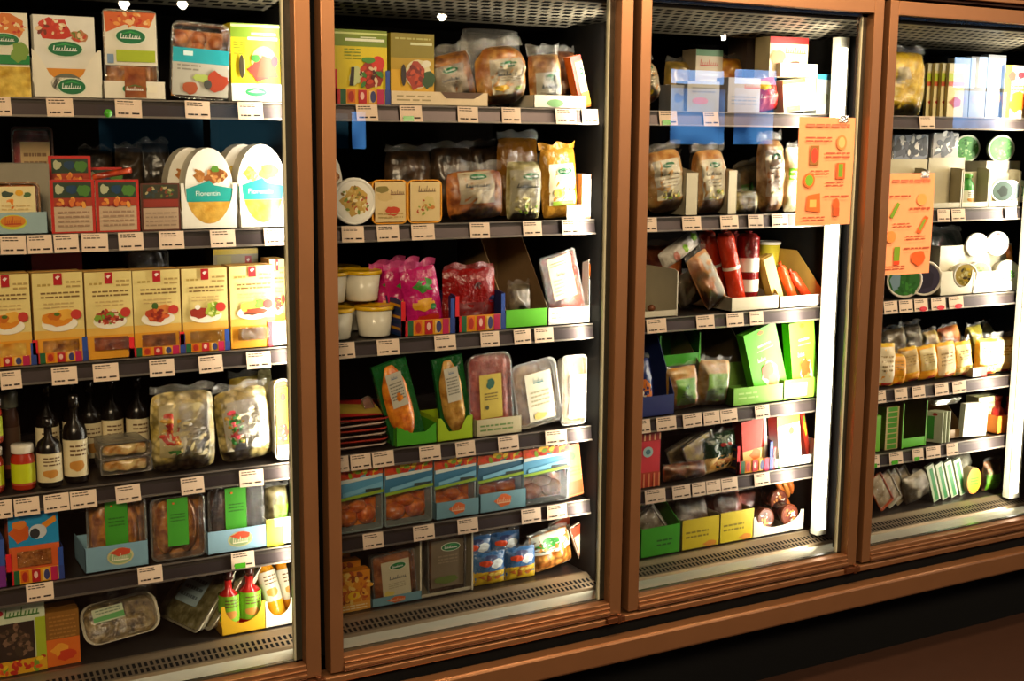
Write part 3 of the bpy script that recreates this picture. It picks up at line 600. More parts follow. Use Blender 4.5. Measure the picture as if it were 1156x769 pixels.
t2 = I(oval, 'dip_pack', 'brighter white oval pack with teal band and green topping, right of the two ovals', PAC, 2, (268, 323, 163), Y=.14, d=.05, a=OV2, c='#faf7ee')
again(t2, 'oval pack peeking out behind the right teal banded oval', dx=-.02, dy=.06)
for i, (x0, x1) in enumerate(((205, 268), (271, 334))):
    I(display, 'display_carton', ['white scooped display carton around the left oval hummus pack', 'white scooped display carton around the right oval hummus pack'][i], 'carton', 2, (x0, x1, 207), Y=.1365, d=.13, c='#f0eadb', notch=(.05, .93, .12, 'e'))
# ---- leftmost door, third shelf: cream cartons with a window
def cream(i, pic):
    a = [('r', 0, .0, 1, .27, '#e8a028'), ('p', [(0, .27), (1, .27), (1, .36), (0, .36)], '#e8b450'), ('l', .1, .84, .36, .9, 1, '#b89a4a'), ('l', .66, .82, .95, .92, 2, '#b89a5a'), ('l', .15, .71, .92, .8, 2, '#8a6a3a'), ('l', .2, .6, .8, .68, 2, '#d0b070')]+flag(.5, .93, .17, .13)
    a += [('e', .5, .43, .36, .085, '#f6ecd8')]
    if pic == 0: a += [('b', .5, .49, .34, .1, '#e08a1c', 4), ('b', .62, .53, .2, .06, '#eeb040', 5), ('b', .4, .52, .14, .05, '#c8680c', 6), ('e', .45, .54, .06, .02, '#4a6a1a')]
    if pic == 1: a += [('b', .5, .48, .3, .09, '#a83a24', 4), ('d', .5, .48, .3, .08, ['#c84a2a', '#e8d0b0', '#7a2010', '#6a9a2a'], 30, .04, 5), ('b', .24, .47, .1, .05, '#7a9a2a', 7), ('b', .76, .5, .1, .05, '#7a9a2a', 7)]
    if pic == 2: a += [('b', .5, .48, .28, .1, '#b8401c', 14), ('b', .62, .53, .2, .06, '#d8803a', 5), ('e', .44, .58, .07, .04, '#3a5a1a'), ('d', .5, .47, .25, .06, ['#d8602a', '#8a2010'], 12, .04, 5)]
    if pic == 3: a += [('b', .38, .47, .22, .08, '#9a2c18', 4), ('b', .68, .5, .2, .09, '#a8b83a', 5), ('d', .7, .5, .15, .07, ['#d8e088', '#7a9a2a'], 12, .04, 5), ('e', .32, .54, .06, .03, '#f0e8d8')]
    if pic == 4: a += [('b', .45, .5, .22, .09, '#e8c84a', 4), ('b', .65, .53, .12, .06, '#6a9a2a', 5), ('b', .55, .44, .28, .04, '#b83a1a', 5), ('r', .3, .41, .6, .425, '#4a2a10')]
    return a+[('e', .83, .53, .11, .055, '#c8382c')]
WIN = [GLD, food('#6a3a10', '#c88a2c', 80), food('#5a2410', '#9a4a1c', 90), food('#5a2c10', '#a05a24', 90), food('#8a5a14', '#c89028', 40), food('#a86a18', '#e0a840', 50), food('#7a2a10', '#b8501c', 60)]
CR = [(-20, 35, 310, 0), (38, 95, 308, 0), (97, 150, 307, 1), (151, 204, 305, 2), (206, 257, 303, 3), (260, 310, 300, 4), (305, 350, 292, 1)]
CRL = ['cream window carton with orange dish, cut by the left edge of the picture', 'cream window carton with a big orange dish picture, second from left', 'cream window carton with red salad bowl, third from left, no striped tray', 'cream window carton with red stew picture, in a striped tray, fourth from left', 'cream window carton with green salad and red patties, fifth from left', 'brightly lit cream window carton with yellow dish and golden strips, sixth from left', 'set back cream window carton half hidden by the first door frame']
for i, (x0, x1, y0, pic) in enumerate(CR):
    I(carton, 'window_carton', CRL[i], PAC, 3, (x0, x1, y0), Y=.142 if i < 6 else .165, d=.06, c='#ead48a', side='#c8984a', a=cream(i, pic), win=(.14, .1, .86, .25, WIN[i]), group='cream window cartons on the third shelf')
for i, (x0, x1) in enumerate(((-26, 41), (37, 99), (146, 209), (203, 259))):
    I(stripe_tray, 'striped_tray', 'colourful striped cardboard tray under the %s cream carton from the left' % ['first', 'second', 'fourth', 'fifth'][i], 'carton', 3, (x0, x1, [388, 381, 378, 372][i]), Y=.1365, d=.12, group='striped shelf trays')
I(display, 'display_carton', 'white shelf tray with pink end under the set back cream carton', 'carton', 3, (303, 350, 362), Y=.137, d=.12, c='#f4ede0', lip=1, a=[('r', 0, 0, .2, 1, '#d83a4a')])
I(carton, 'food_carton', 'dark red box at the back above the cream carton second from left', PAC, 3, (38, 95, 284), Y=.25, d=.1, c='#7a1216')
I(tray, 'food_tray', 'dim clear tray at the back behind the red stew carton', PAC, 3, (146, 192, 282), Y=.25, d=.08, rad=.01, fd=GRY)
I(carton, 'food_carton', 'yellow topped pack with small red square at the back of the third shelf', PAC, 3, (242, 292, 281), Y=.24, d=.08, c='#b8a884', a=[('r', 0, .94, 1, 1, '#e0c020'), ('r', .08, .6, .4, .93, '#c8b878')]+flag(.78, .86, .14, .12))
# ---- leftmost door, fourth shelf
j = I(jar, 'sauce_jar', 'red sauce jar with yellow green label and white lid, beside the dark bottles', 'jar', 4, (14, 42, 504), Y=.145, d=.06)
j2 = again(j, 'red sauce jar with yellow label at the left edge, lower of two stacked', dx=-.060)
again(j, 'red sauce jar with yellow label stacked on top of another at the left edge', dx=-.058, dz=.101)
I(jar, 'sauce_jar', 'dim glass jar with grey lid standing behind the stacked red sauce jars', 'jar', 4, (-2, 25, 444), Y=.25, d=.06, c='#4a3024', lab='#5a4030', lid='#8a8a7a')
b = I(bottle, 'sauce_bottle', 'short dark sauce bottle with cream label beside the sauce jar', 'bottle', 4, (43, 72, 474), Y=.145, d=.07)
b2 = I(bottle, 'sauce_bottle', 'tall dark glass bottle with cream label, second bottle from the jars', 'bottle', 4, (73, 101, 448), Y=.155, d=.07)
for i, (x, Yd) in enumerate(((104, .3), (129, .31), (158, .3), (55, .3), (86, .33))):
    c = copy_tree(b2); a0 = at(x, 480, Yd); c.location = (a0[0], Yd, TOPZ[4]); c['label'] = ['dim dark bottle at the back, right behind the tall labelled bottle', 'dim dark bottle at the back above the left end of the snack trays', 'dim dark bottle at the back above the right end of the snack trays', 'dim dark bottle at the back behind the short labelled bottle', 'dim dark bottle deepest on the shelf, between the two front bottles'][i]
t = I(tray, 'snack_tray', 'shallow clear tray of golden snacks, upper of two stacked', PAC, 4, (113, 172, 500), Y=.16, d=.10, yb=517, fd=food('#a8702c', '#f0cf90', 60), film=True, rad=.006)
again(t, 'shallow clear tray of golden snacks, lower of two stacked', dz=-.034)
PL = [('b', .3, .72, .2, .12, '#c83a20', 3), ('b', .2, .4, .16, .14, '#d8901c', 5), ('b', .42, .45, .2, .1, '#b84a2a', 7), ('e', .3, .2, .1, .05, '#3a6a2a')]
I(pouch, 'pasta_pouch', 'upright clear bag of pale tortellini with grey and red label', BAG, 4, (173, 246, 436), d=.05, c=PASG, seed=3, label=(.1, .2, .88, .86, '#b8a878'), la=[('r', .38, .05, .97, .95, '#a89c84'), ('d', .22, .55, .18, .3, ['#c83a20', '#b02a18', '#d8a030'], 20, .06, 3), ('b', .3, .1, .14, .06, '#3a6a2a', 4), ('l', .45, .3, .92, .75, 5, '#8a7e6a')], over=1, zr=.1)
I(pouch, 'pasta_pouch', 'tilted clear bag of pale tortellini with white and red label', BAG, 4, (243, 314, 430), Y=.145, d=.05, ry=-6, c=PASG, seed=6, label=(.1, .18, .92, .86, '#cfc6b0'), la=[('r', .42, .05, .97, .95, '#efeadf'), ('d', .22, .5, .18, .35, ['#d0384a', '#3a8a3a', '#d8a030'], 24, .06, 3), ('r', .1, .55, .36, .66, '#3f8a34'), ('l', .5, .3, .92, .75, 5, '#c4bcaa')], over=1, zr=.1)
I(pouch, 'pasta_pouch', 'gold film bag lying behind the tilted tortellini bag', BAG, 4, (262, 312, 420), Y=.26, d=.05, c=PAS, seed=8)
I(pouch, 'film_pouch', 'green grey crinkled film bag high behind the yellow tray at the door frame', BAG, 4, (296, 344, 410), Y=.24, d=.06, c=GRT, seed=9)
I(tray, 'food_tray', 'rounded white rimmed tray with yellow label at the right frame of the first door', PAC, 4, (310, 348, 427), Y=.14, d=.05, rad=.016, c='#efe9d8', fd=PAS, a=[('r', .1, .04, .95, .9, '#e8c21c'), ('b', .5, .35, .35, .14, '#c8381c', 4), ('d', .5, .34, .3, .12, ['#e8e0b0', '#d8442a', '#4a8a2a'], 14, .06, 3), ('r', .1, .04, .95, .2, '#f2eee0'), ('e', .5, .78, .16, .05, '#6a3a1a')])
# ---- leftmost door, fifth shelf
I(carton, 'window_carton', 'blue topped orange carton with breaded nuggets window', PAC, 5, (10, 67, 574), Y=.142, d=.06, c='#d8602a', a=[('r', 0, .5, 1, 1, '#1a8ac0'), ('b', .22, .7, .22, .14, '#c8581c', 3), ('b', .24, .8, .16, .07, '#d8782a', 4), ('p', [(.66, .78), (.94, .88), (.96, .8), (.7, .7)], '#d8841c'), ('e', .58, .68, .18, .1, '#c8ccd0'), ('e', .52, .66, .1, .07, '#2a2c30'), ('l', .3, .9, .8, .97, 1, '#0c5a8a')], win=(.14, .23, .82, .44, food('#6a3410', '#a8682c', 130)))
I(stripe_tray, 'striped_tray', 'colourful striped cardboard tray under the blue topped nugget carton', 'carton', 5, (7, 72, 620), Y=.1365, d=.12, group='striped shelf trays')
I(carton, 'food_carton', 'blue and purple tray end cut off by the left edge, fifth shelf', 'carton', 5, (-40, 6, 612), Y=.137, d=.1, c='#3a5ab0', a=[('r', .6, 0, 1, .45, '#7a2a8a')])
I(carton, 'food_carton', 'dark brown pack standing in the blue and purple tray', PAC, 5, (-40, 6, 580), Y=.24, d=.05, c='#4a3424')
def patty(name_lab, x0, x1, y0, dx=0, fm=BRN, ry=0, **k):
    return I(tray, 'patty_pack', name_lab, PAC, 5, (x0, x1, y0), Y=.144, d=.05, rad=.015, ry=ry, fd=fm, balls=[(.3, .5, .2, .44), (.7, .5, .2, .44)], label=(.3, .22, .68, .97, '#3d9422'), la=[('l', .15, .5, .85, .7, 3, '#2a6a18'), ('e', .3, .9, .06, .02, '#d8602a')], **k)
patty('brown patty pack with green label, left of the two in pale blue trays', 98, 166, 562)
patty('loose brown patty pack with green label, without a pale blue tray', 170, 232, 560)
patty('dark brown patty pack with bright green label, right of the two in pale blue trays', 235, 298, 548, fm=DBR)
BL = [('e', .55, .52, .21, .34, '#d0c890'), ('e', .55, .5, .18, .26, '#98b07c'), ('b', .56, .7, .18, .16, '#c84a2a', 3), ('s', .42, .36, .68, .64, '#f0e8c8')]
I(display, 'display_carton', 'pale blue tray with small oval emblem under the left patty pack', 'carton', 5, (96, 168, 615), Y=.1365, d=.12, c='#7fa6ba', lip=1, a=BL)
I(display, 'display_carton', 'pale blue tray with small oval emblem under the dark patty pack', 'carton', 5, (234, 301, 597), Y=.1365, d=.12, c='#8fb6ca', lip=1, a=BL)
I(pouch, 'food_pouch', 'pale film bag with bright green label beside the first door frame', BAG, 5, (303, 350, 545), Y=.146, d=.05, c=GRT, seed=2, label=(.3, .22, 1, .7, '#8ad01c'), la=[('l', .1, .3, .9, .8, 4, '#5a9a10')], over=1)
I(display, 'display_carton', 'yellow and white tray under the bag with the bright green label', 'carton', 5, (301, 348, 584), Y=.1365, d=.12, c='#f0ecdc', lip=1, a=[('p', [(0, 0), (.62, 0), (.62, .7), (.3, .7), (.3, 1), (0, 1)], '#e6e01c')])
# ---- leftmost door, bottom deck
I(carton, 'food_carton', 'green and white box with brown bowl picture in the bottom left corner', PAC, 6, (-14, 52, 680), Y=.16, d=.06, c='#cfd6b8', a=[('r', 0, 0, 1, .2, '#d8a01c'), ('d', .5, .16, .48, .14, ['#d8501c', '#e8c01c', '#7a9a2a', '#b82a1a'], 40, .05, 3), ('r', .82, .2, 1, .75, '#a8b82a'), ('r', 0, .2, .14, .75, '#c8c02a'), ('r', .15, .2, .8, .72, '#2c1c14'), ('d', .48, .46, .28, .22, ['#5a4030', '#7a5c48', '#3a2a1c'], 40, .05, 4), ('s', .3, .8, .9, .92, '#4a7a3a'), ('e', .2, .88, .08, .04, '#a81c2a')])
I(carton, 'food_carton', 'brown and orange box between the bowl picture box and the mince tray', PAC, 6, (52, 90, 690), Y=.165, d=.06, c='#8a5a1c', a=[('r', 0, 0, 1, .5, '#d8681c'), ('b', .4, .3, .3, .12, '#e89a2a', 3), ('b', .6, .18, .3, .1, '#c83a1a', 5), ('l', .1, .5, .9, .95, 6, '#a87434')])
I(tray, 'mince_tray', 'clear tray of brown mince with small green label lying on the bottom deck', PAC, 6, (92, 184, 688), Y=.18, d=.04, ry=-6, rx=-30, rad=.03, c=HAZE, rim='#b0a488', fd=food('#3a2c18', '#8a7444', 120), label=(.16, .5, .56, .84, '#a8b08c'), la=[('p', [(0, .1), (1, .1), (1, .5), (0, .4)], '#3a8a34'), ('l', .1, .55, .9, .95, 2, '#5a6a4a')])
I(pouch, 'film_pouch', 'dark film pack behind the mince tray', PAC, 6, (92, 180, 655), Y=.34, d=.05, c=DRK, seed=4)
t = I(tray, 'food_tray', 'leaning clear flat tray closest to the mince tray', PAC, 6, (206, 228, 652), Y=.25, rx=-42, rz=-72, d=.020, size=(.17, .165), rad=.014, c=HAZE, rim='#d8d0b4', fd=GRT, label=(.2, .3, .7, .9, '#9ab0b8'), la=[('l', .1, .1, .9, .9, 4, '#5a6a74')])
t.location.x -= .04
again(t, 'middle one of the three leaning clear flat trays', dx=.030)
again(t, 'leaning clear flat tray closest to the ketchup bottles', dx=.060)
KT = dict(c='#b8201a', lab='#7fb82a', lid='#3a1410', neck=.3, slim=.36, labz=(.18, .62))
k1 = I(bottle, 'ketchup_bottle', 'red ketchup bottle with green label, left of the pair in the yellow box', 'bottle', 6, (250, 273, 648), Y=.165, d=.05, **KT)
k2 = I(bottle, 'ketchup_bottle', 'red ketchup bottle with green label, right of the pair in the yellow box', 'bottle', 6, (273, 298, 643), Y=.165, d=.05, **KT)
again(k1, 'red ketchup bottle behind the front pair', dx=.03, dy=.08, dz=.01)
I(display, 'display_carton', 'yellow scooped box holding the ketchup bottles', 'carton', 6, (250, 300, 682), Y=.158, d=.16, c='#d8a81c', notch=(.08, .92, .35, 'e'), side='#b88a2a')
MU = dict(c='#d8921c', lab='#cfc8b0', lid='#e8a830', neck=.12, slim=.75, labz=(.28, .76))
k = I(bottle, 'mustard_bottle', 'yellow squeeze bottle lying back in the white box, front left', 'bottle', 6, (299, 321, 650), Y=.168, d=.05, rx=-14, ry=-10, size=(.043, .145), **MU)
again(k, 'yellow squeeze bottle lying back in the white box, front right', dx=.045, ry=-10)
again(k, 'yellow squeeze bottle behind, above the front left one', dx=.0, dy=.075, dz=.03)
again(k, 'yellow squeeze bottle behind, above the front right one', dx=.045, dy=.075, dz=.035)
I(display, 'display_carton', 'white scooped box holding the yellow squeeze bottles', 'carton', 6, (299, 346, 676), Y=.158, d=.16, c='#e4dcc8', notch=(.08, .95, .4, 'e'))
# ================================================================= second door
I(carton, 'food_carton', 'yellow green carton with red pepper and aubergine picture in a striped tray', PAC, 1, (376, 437, 34), Y=.142, d=.06, c='#e6cc14', side='#7a8a1a',
  a=[('r', 0, .78, 1, 1, '#7a8f1a'), ('r', 0, .94, 1, .965, '#d8e090'), ('r', .22, .85, .95, .885, '#f4f4dc'), ('r', .5, .895, .8, .91, '#e8ecc8'), ('l', .2, .6, .5, .76, 4, '#8a9a10'), ('b', .68, .42, .28, .2, '#9a2414', 3), ('e', .82, .56, .12, .1, '#d8281c'), ('b', .66, .6, .14, .05, '#4a8a2a', 4), ('b', .4, .38, .13, .13, '#c8cf90', 5), ('p', [(.28, .25), (.36, .25), (.38, .5), (.32, .5)], '#2a1a14'), ('d', .68, .38, .24, .14, ['#c83a1a', '#4a1410', '#3a7a2a', '#e8c8a0'], 26, .04, 7)])
I(stripe_tray, 'striped_tray', 'colourful striped tray under the yellow green carton, second door top shelf', 'carton', 1, (376, 440, 77), Y=.1365, d=.12, group='striped shelf trays')
I(carton, 'food_carton', 'yellow carton with red dish picture, second from the left behind second door', PAC, 1, (441, 490, 38), Y=.142, d=.06, c='#dca81c', side='#8a7a1a',
  a=[('r', 0, .66, 1, 1, '#8a7a14'), ('r', 0, .5, 1, .66, '#b8941a'), ('r', .45, .84, .95, .875, '#d8d8a8'), ('l', .1, .9, .9, .96, 1, '#b8b060'), ('e', .62, .44, .3, .2, '#e0d4a8'), ('b', .56, .43, .25, .2, '#a8341a', 3), ('d', .56, .43, .2, .14, ['#c84a24', '#7a1c10'], 20, .05, 4), ('b', .86, .36, .16, .12, '#2a4a1a', 5), ('e', .28, .42, .06, .15, '#2c1a10'), ('b', .8, .58, .12, .05, '#e8e0c8', 5)])
I(display, 'display_carton', 'low cream display carton under the yellow carton and the tilted bag', 'carton', 1, (441, 551, 104), Y=.1365, d=.12, c='#e8cfa8', lip=1, a=[('l', .06, .25, .4, .8, 2, '#a8946a'), ('p', [(.5, 1), (.56, .55), (.85, .55), (.95, 1)], '#5a3a20')])
def lab(g=1): return logo(.55, .84, .26, .09)+[('s', .18, .52, .86, .64, '#3a4a5a'), ('l', .15, .36, .85, .5, 2, '#9a9280')]
I(pouch, 'bread_bag', 'dark film bag with grey label and green oval, tilted in the cream carton', BAG, 1, (484, 544, 44), Y=.148, d=.05, ry=-14, c=food('#5a3010', '#b87828', 70), seed=2, label=(.02, .12, .72, .78, '#a09078'), la=lab(), over=1, seal=.16)
I(pouch, 'bread_bag', 'large round bag of golden crusts with white label, middle of top shelf', BAG, 1, (539, 603, 38), Y=.142, d=.06, ry=-7, c=food('#a8601a', '#d8a04a', 70, '#6a3410'), seed=5, rnd=.25, zr=.25, label=(.2, .18, .86, .78, '#cdbfa0'), la=lab()+[('b', .3, .18, .26, .1, '#d8a81c', 4), ('b', .8, .14, .16, .06, '#8aa82a', 3)], over=1, seal=.13)
I(pouch, 'bread_bag', 'crumpled grey film top behind the large round bag', BAG, 1, (525, 592, 32), Y=.24, d=.05, c=HAZE, seed=9, seal=0)
I(pouch, 'bread_bag', 'narrow brown bag with white label to the right of the round bag', BAG, 1, (600, 641, 48), Y=.146, d=.05, ry=-5, c=food('#8a5020', '#d8a868', 70), seed=7, label=(.12, .04, .86, .66, '#e0d8c0'), la=lab()+[('b', .3, .16, .2, .08, '#d8c04a', 4)], over=1, seal=.16)
I(pouch, 'bread_bag', 'brown bag squeezed behind between narrow bag and red carton, top shelf', BAG, 1, (630, 660, 52), Y=.2, d=.05, c=food('#5a2c14', '#a8683a', 70), seed=8, over=1)
I(display, 'display_carton', 'white display carton under the narrow bag, second door top shelf', 'carton', 1, (603, 662, 108), Y=.1365, d=.12, c='#f0e8d4', lip=1, a=[('e', .4, .4, .16, .3, '#7aa868')])
I(carton, 'food_carton', 'red and yellow carton tilted against the right frame of the second door', PAC, 1, (643, 684, 62), Y=.148, d=.03, ry=-15, c='#e0701a', a=[('r', 0, .9, 1, 1, '#b02a14'), ('r', 0, 0, .3, .9, '#c8341a'), ('r', .34, .05, 1, .88, '#e8dcae')]+logo(.75, .7, .2, .07)+[('r', .34, .05, 1, .3, '#e0b83a'), ('s', .45, .42, .95, .5, '#3a4a5a')])
# second shelf
I(oval, 'dip_pack', 'white oval pack with teal band half hidden by left frame of second door', PAC, 2, (356, 387, 172), Y=.16, d=.05, a=OV)
I(disc, 'round_dip_tub', 'round tub turned forward with yellowish herb picture lid', 'tub', 2, (380, 421, 211), Y=.14, d=.05, c='#d8c89a', size=(.105, .105), a=[('b', .5, .52, .34, .32, '#c8a04a', 3), ('d', .5, .5, .34, .3, ['#d8b86a', '#8a6a2a', '#b84a2a', '#7a8a3a', '#efe0b0'], 46, .035, 4)])
YT = [('r', .07, .05, .93, .95, '#e2c58c'), ('b', .3, .78, .2, .1, '#8a7a3a', 4), ('b', .35, .62, .24, .12, '#d8b87a', 8), ('s', .5, .66, .9, .78, '#7a4a2a'), ('b', .55, .3, .2, .12, '#c8401c', 6), ('l', .15, .12, .85, .28, 2, '#b89a5a')]
I(tray, 'dip_tub', 'orange rimmed square tub with cream lid and red fruit, left of the pair', 'tub', 2, (420, 460, 203), Y=.142, d=.05, rad=.014, c='#e0901c', rim='#f0a020', film=False, a=YT)
I(tray, 'dip_tub', 'orange rimmed square tub with cream lid and script, right of the pair', 'tub', 2, (460, 499, 203), Y=.142, d=.05, rad=.014, c='#e0901c', rim='#f0a020', film=False, a=YT[:1]+[('b', .6, .45, .2, .2, '#d8c07a', 7), ('s', .3, .72, .8, .86, '#6a4a2a'), ('d', .5, .35, .3, .2, ['#8a9a3a', '#c87a2a', '#b84a1a'], 14, .04, 9)])
I(pouch, 'bread_bag', 'bag of brown baked pieces with grey label, right of the orange tubs', BAG, 2, (508, 574, 182), Y=.144, d=.05, ry=-3, c=food('#7a3810', '#cf8030', 80), seed=3, label=(.16, .34, .78, .98, '#b8a888'), la=lab(), over=1, seal=.14, zr=.12)
I(pouch, 'bread_bag', 'bag with pale label above a green herb strip, second shelf of second door', BAG, 2, (577, 615, 172), Y=.144, d=.05, c=food('#8a7a3a', '#d8cf9a', 80), seed=5, label=(.05, .1, .96, .86, '#b8b090'), la=logo(.6, .86, .28, .08)+[('s', .15, .6, .85, .7, '#3a3a34'), ('d', .5, .2, .4, .18, ['#d8cf8a', '#7a9a2a', '#e8e0b8'], 22, .05, 3)], over=1, seal=.14)
I(pouch, 'snack_pouch', 'gold foil pouch with white label and green oval, tallest on its shelf', BAG, 2, (613, 658, 160), Y=.142, d=.045, ry=-4, c=mat('#b8822a', 'film'), seed=7, label=(.14, .18, .86, .78, '#d8cca8'), la=logo(.6, .82, .28, .08)+[('b', .4, .3, .25, .14, '#d8b83a', 4), ('r', .1, 0, .9, .1, '#8aaa2a')], seal=.07, sealm=mat('#b8822a', 'film'))
I(pouch, 'snack_pouch', 'crumpled gold foil pouch at the back, left of the tall gold pouch', BAG, 2, (566, 612, 148), Y=.27, d=.05, c=mat('#8a5a1a', 'film'), seed=4)
I(pouch, 'snack_pouch', 'crumpled brown foil pouch at the back beside the right light post', BAG, 2, (640, 680, 165), Y=.28, d=.05, c=mat('#6a4424', 'film'), seed=14)
I(carton, 'food_carton', 'pinkish carton with bright white label beside the right frame, second shelf', PAC, 2, (657, 686, 197), Y=.142, d=.05, c='#d8a888', a=[('r', .4, .05, 1, .9, '#f2efe4')])
I(carton, 'price_card', 'small white card standing in front of the tall gold pouch', 'card', 2, (640, 660, 232), Y=.132, d=.003, c='#f4efe0')
for i, (x0, x1, y0) in enumerate(((440, 492, 164), (492, 540, 160), (535, 575, 158))):
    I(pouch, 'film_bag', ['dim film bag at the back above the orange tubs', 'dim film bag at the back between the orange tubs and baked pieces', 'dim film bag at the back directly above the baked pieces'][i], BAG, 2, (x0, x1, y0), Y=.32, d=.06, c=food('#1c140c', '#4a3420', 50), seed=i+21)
# third shelf
W1 = dict(c='#e9e2cf', lid='#e6b41a')
t = I(tub, 'dip_tub', 'white tub with yellow lid, bottom row, right one beside the striped tray', 'tub', 3, (410, 453, 346), Y=.142, d=.09, **W1)
again(t, 'white tub with yellow lid, bottom row, left one at the door frame', dx=-.098)
again(t, 'white tub with yellow lid, stacked on the right tub', dx=-.018, dy=.03, dz=.080)
again(t, 'white tub with yellow lid, stacked on the left tub', dx=-.100, dy=.03, dz=.080)
again(t, 'white tub with yellow lid, second row behind the lower right tub', dx=-.02, dy=.115)
again(t, 'white tub with yellow lid, back row of the upper layer', dx=-.035, dy=.12, dz=.082)
for i, (x0, x1) in enumerate(((453, 513), (514, 570))):
    I(stripe_tray, 'striped_tray', ['colourful striped tray holding the magenta pouches', 'colourful striped tray holding the dark red pack'][i], 'carton', 3, (x0, x1, [337, 331][i]), Y=.1365, d=.13, group='striped shelf trays')
t = I(pouch, 'snack_pouch', 'magenta pouch with green and yellow shapes in the striped tray', BAG, 3, (452, 505, 292), Y=.15, d=.03, ry=-10, c=mat('#c01a6a', 'film'), sealm=mat('#c04a80', 'film'), seed=3, a=[('b', .55, .72, .3, .12, '#3a8a2a', 3), ('b', .5, .42, .34, .12, '#e0a01c', 4), ('e', .7, .36, .08, .05, '#2a7a3a'), ('b', .5, .16, .35, .12, '#c8301c', 6)])
again(t, 'magenta pouch just behind the front magenta pouch', dx=-.022, dy=.04)
again(t, 'magenta pouch third in the row, furthest back', dx=-.042, dy=.075)
I(pouch, 'snack_pouch', 'dark red flat pack in the right striped tray of the second door', BAG, 3, (503, 562, 298), Y=.155, d=.035, c=mat('#8a1210', 'film'), sealm=mat('#7a3030', 'film'), seed=5, a=[('e', .62, .72, .07, .06, '#4a1410'), ('e', .9, .5, .07, .06, '#2a3a6a'), ('b', .5, .3, .4, .2, '#6a0c0c', 6)], zr=0, rnd=.02)
I(display, 'tall_display_carton', 'tall open brown cardboard display carton with bright green front lip', 'carton', 3, (571, 619, 266), Y=.138, d=.26, c='#8a6a48', lip=.2, side='#9a7a55', frontcol='#5cb81c')
I(pouch, 'film_bag', 'grey film bag inside the tall brown display carton', BAG, 3, (578, 604, 318), Y=.16, d=.05, c=GRY, seed=8, over=1)
I(tray, 'sliced_pack', 'vacuum pack of red brown slices with cream label, tilted left', PAC, 3, (608, 664, 280), Y=.150, d=.02, ry=-14, rad=.006, c=HAZE, fd=RED, label=(.18, .32, .82, .95, '#d0c4a0'), la=[('l', .1, .78, .9, .9, 2, '#5a5a3a'), ('s', .3, .55, .7, .65, '#4a4a3a'), ('l', .1, .08, .9, .5, 5, '#a89a70')])
I(tray, 'sliced_pack', 'vacuum pack of red slices half behind the tilted cream labelled pack', PAC, 3, (640, 670, 290), Y=.185, d=.02, ry=-12, rad=.006, c=HAZE, fd=RED)
I(tray, 'sliced_pack', 'bright white and orange pack at the right frame, third shelf second door', PAC, 3, (664, 688, 292), Y=.145, d=.03, rad=.006, c='#e8e0d0', a=[('r', .1, .72, .9, .92, '#d8681c'), ('r', .1, .1, .9, .68, '#eef0e4'), ('r', .6, .1, .9, .3, '#7ab82a')])
I(display, 'display_carton', 'low white display carton under the tilted vacuum pack, third shelf', 'carton', 3, (619, 688, 346), Y=.1365, d=.14, c='#eee8d6', lip=1, a=[('l', .08, .3, .5, .8, 2, '#a8b8a0')])
# fourth shelf
fl_ = dict(c=mat('#c4b0a0', 'film'))
for i in range(6):
    I(tray, 'sliced_pack', ['flat lying red edged pack, %s of the stack left of the orange fillet' % q for q in ('lowest', 'second lowest', 'third from bottom', 'fourth from bottom', 'fifth from bottom', 'topmost')][i], PAC, 4, (374, 440, 470), Y=.15, d=.009, rx=-82, rz=[2, -3, 3, -2, 4, -8][i], size=(.145, .14), dz=.001+.0125*i, rad=.02, c='#b8382c' if i % 2 else '#d8c0b0', fd=RED, a=[('r', .1, .1, .9, .9, '#c8302a' if i == 5 else '#b89a8a'), ('p', [(.1, .3), (.9, .15), (.9, .6), (.1, .8)], '#d8b84a')], group='flat red edged packs stacked on the fourth shelf')
I(tray, 'sliced_pack', 'clear pack with small picture label leaning behind the flat stack', PAC, 4, (408, 436, 445), Y=.2, d=.02, ry=-20, rad=.01, fd=food('#5a3a34', '#a87a6a', 60))
GP = mat('#175a26', 'film')
def fillet(lb, x, Y, ry, fm, seed, lc='#c8c0ac'):
    r = I(carton, 'fillet_pack', lb, PAC, 4, x, Y=Y, d=.012, ry=ry, c=GP)
    w = r.children[0].dimensions.x; h = max(v.co.z for v in r.children[0].data.vertices)
    P0 = pouchP(w*.74, h*.93, .03, seed, .45, .3, zr=.3); mb = MB(); mb.grid(lambda u, v: (lambda p: (p[0]-.004, p[1]-.018, p[2]+h*.03))(P0(u, v)), 14, 14, fm); mb.build('fillet', r)
    m2 = MB(); Q = flat(w*.46, h*.42, y=-.0185, x=-.004, z=h*.46); rect(m2, Q, 0, 0, 1, 1, MT(lc), 0); art(m2, Q, [('s', .3, .82, .7, .92, '#2a5a8a'), ('l', .1, .2, .9, .75, 6, '#7a766a')]); m2.build('label', r); return r
r = fillet('green pack with orange breaded fillet and grey label, left of the green pair', (420, 480, 403), .15, -15, food('#a8480c', '#e88a24', 80), 3)
fillet('green pack with brown fillet and grey label, right of the green pair', (488, 534, 400), .155, -9, food('#8a5a1c', '#c89a4a', 80), 6)
I(display, 'display_carton', 'light green scooped carton under the orange fillet pack', 'carton', 4, (447, 493, 480), Y=.1365, d=.13, c='#4aa81c', lip=1, notch=(.12, .98, .62, 'v'))
I(display, 'display_carton', 'lime yellow scooped carton under the brown fillet pack', 'carton', 4, (494, 534, 471), Y=.1365, d=.13, c='#a8c81c', lip=1, notch=(.1, .85, .4, 'v'))
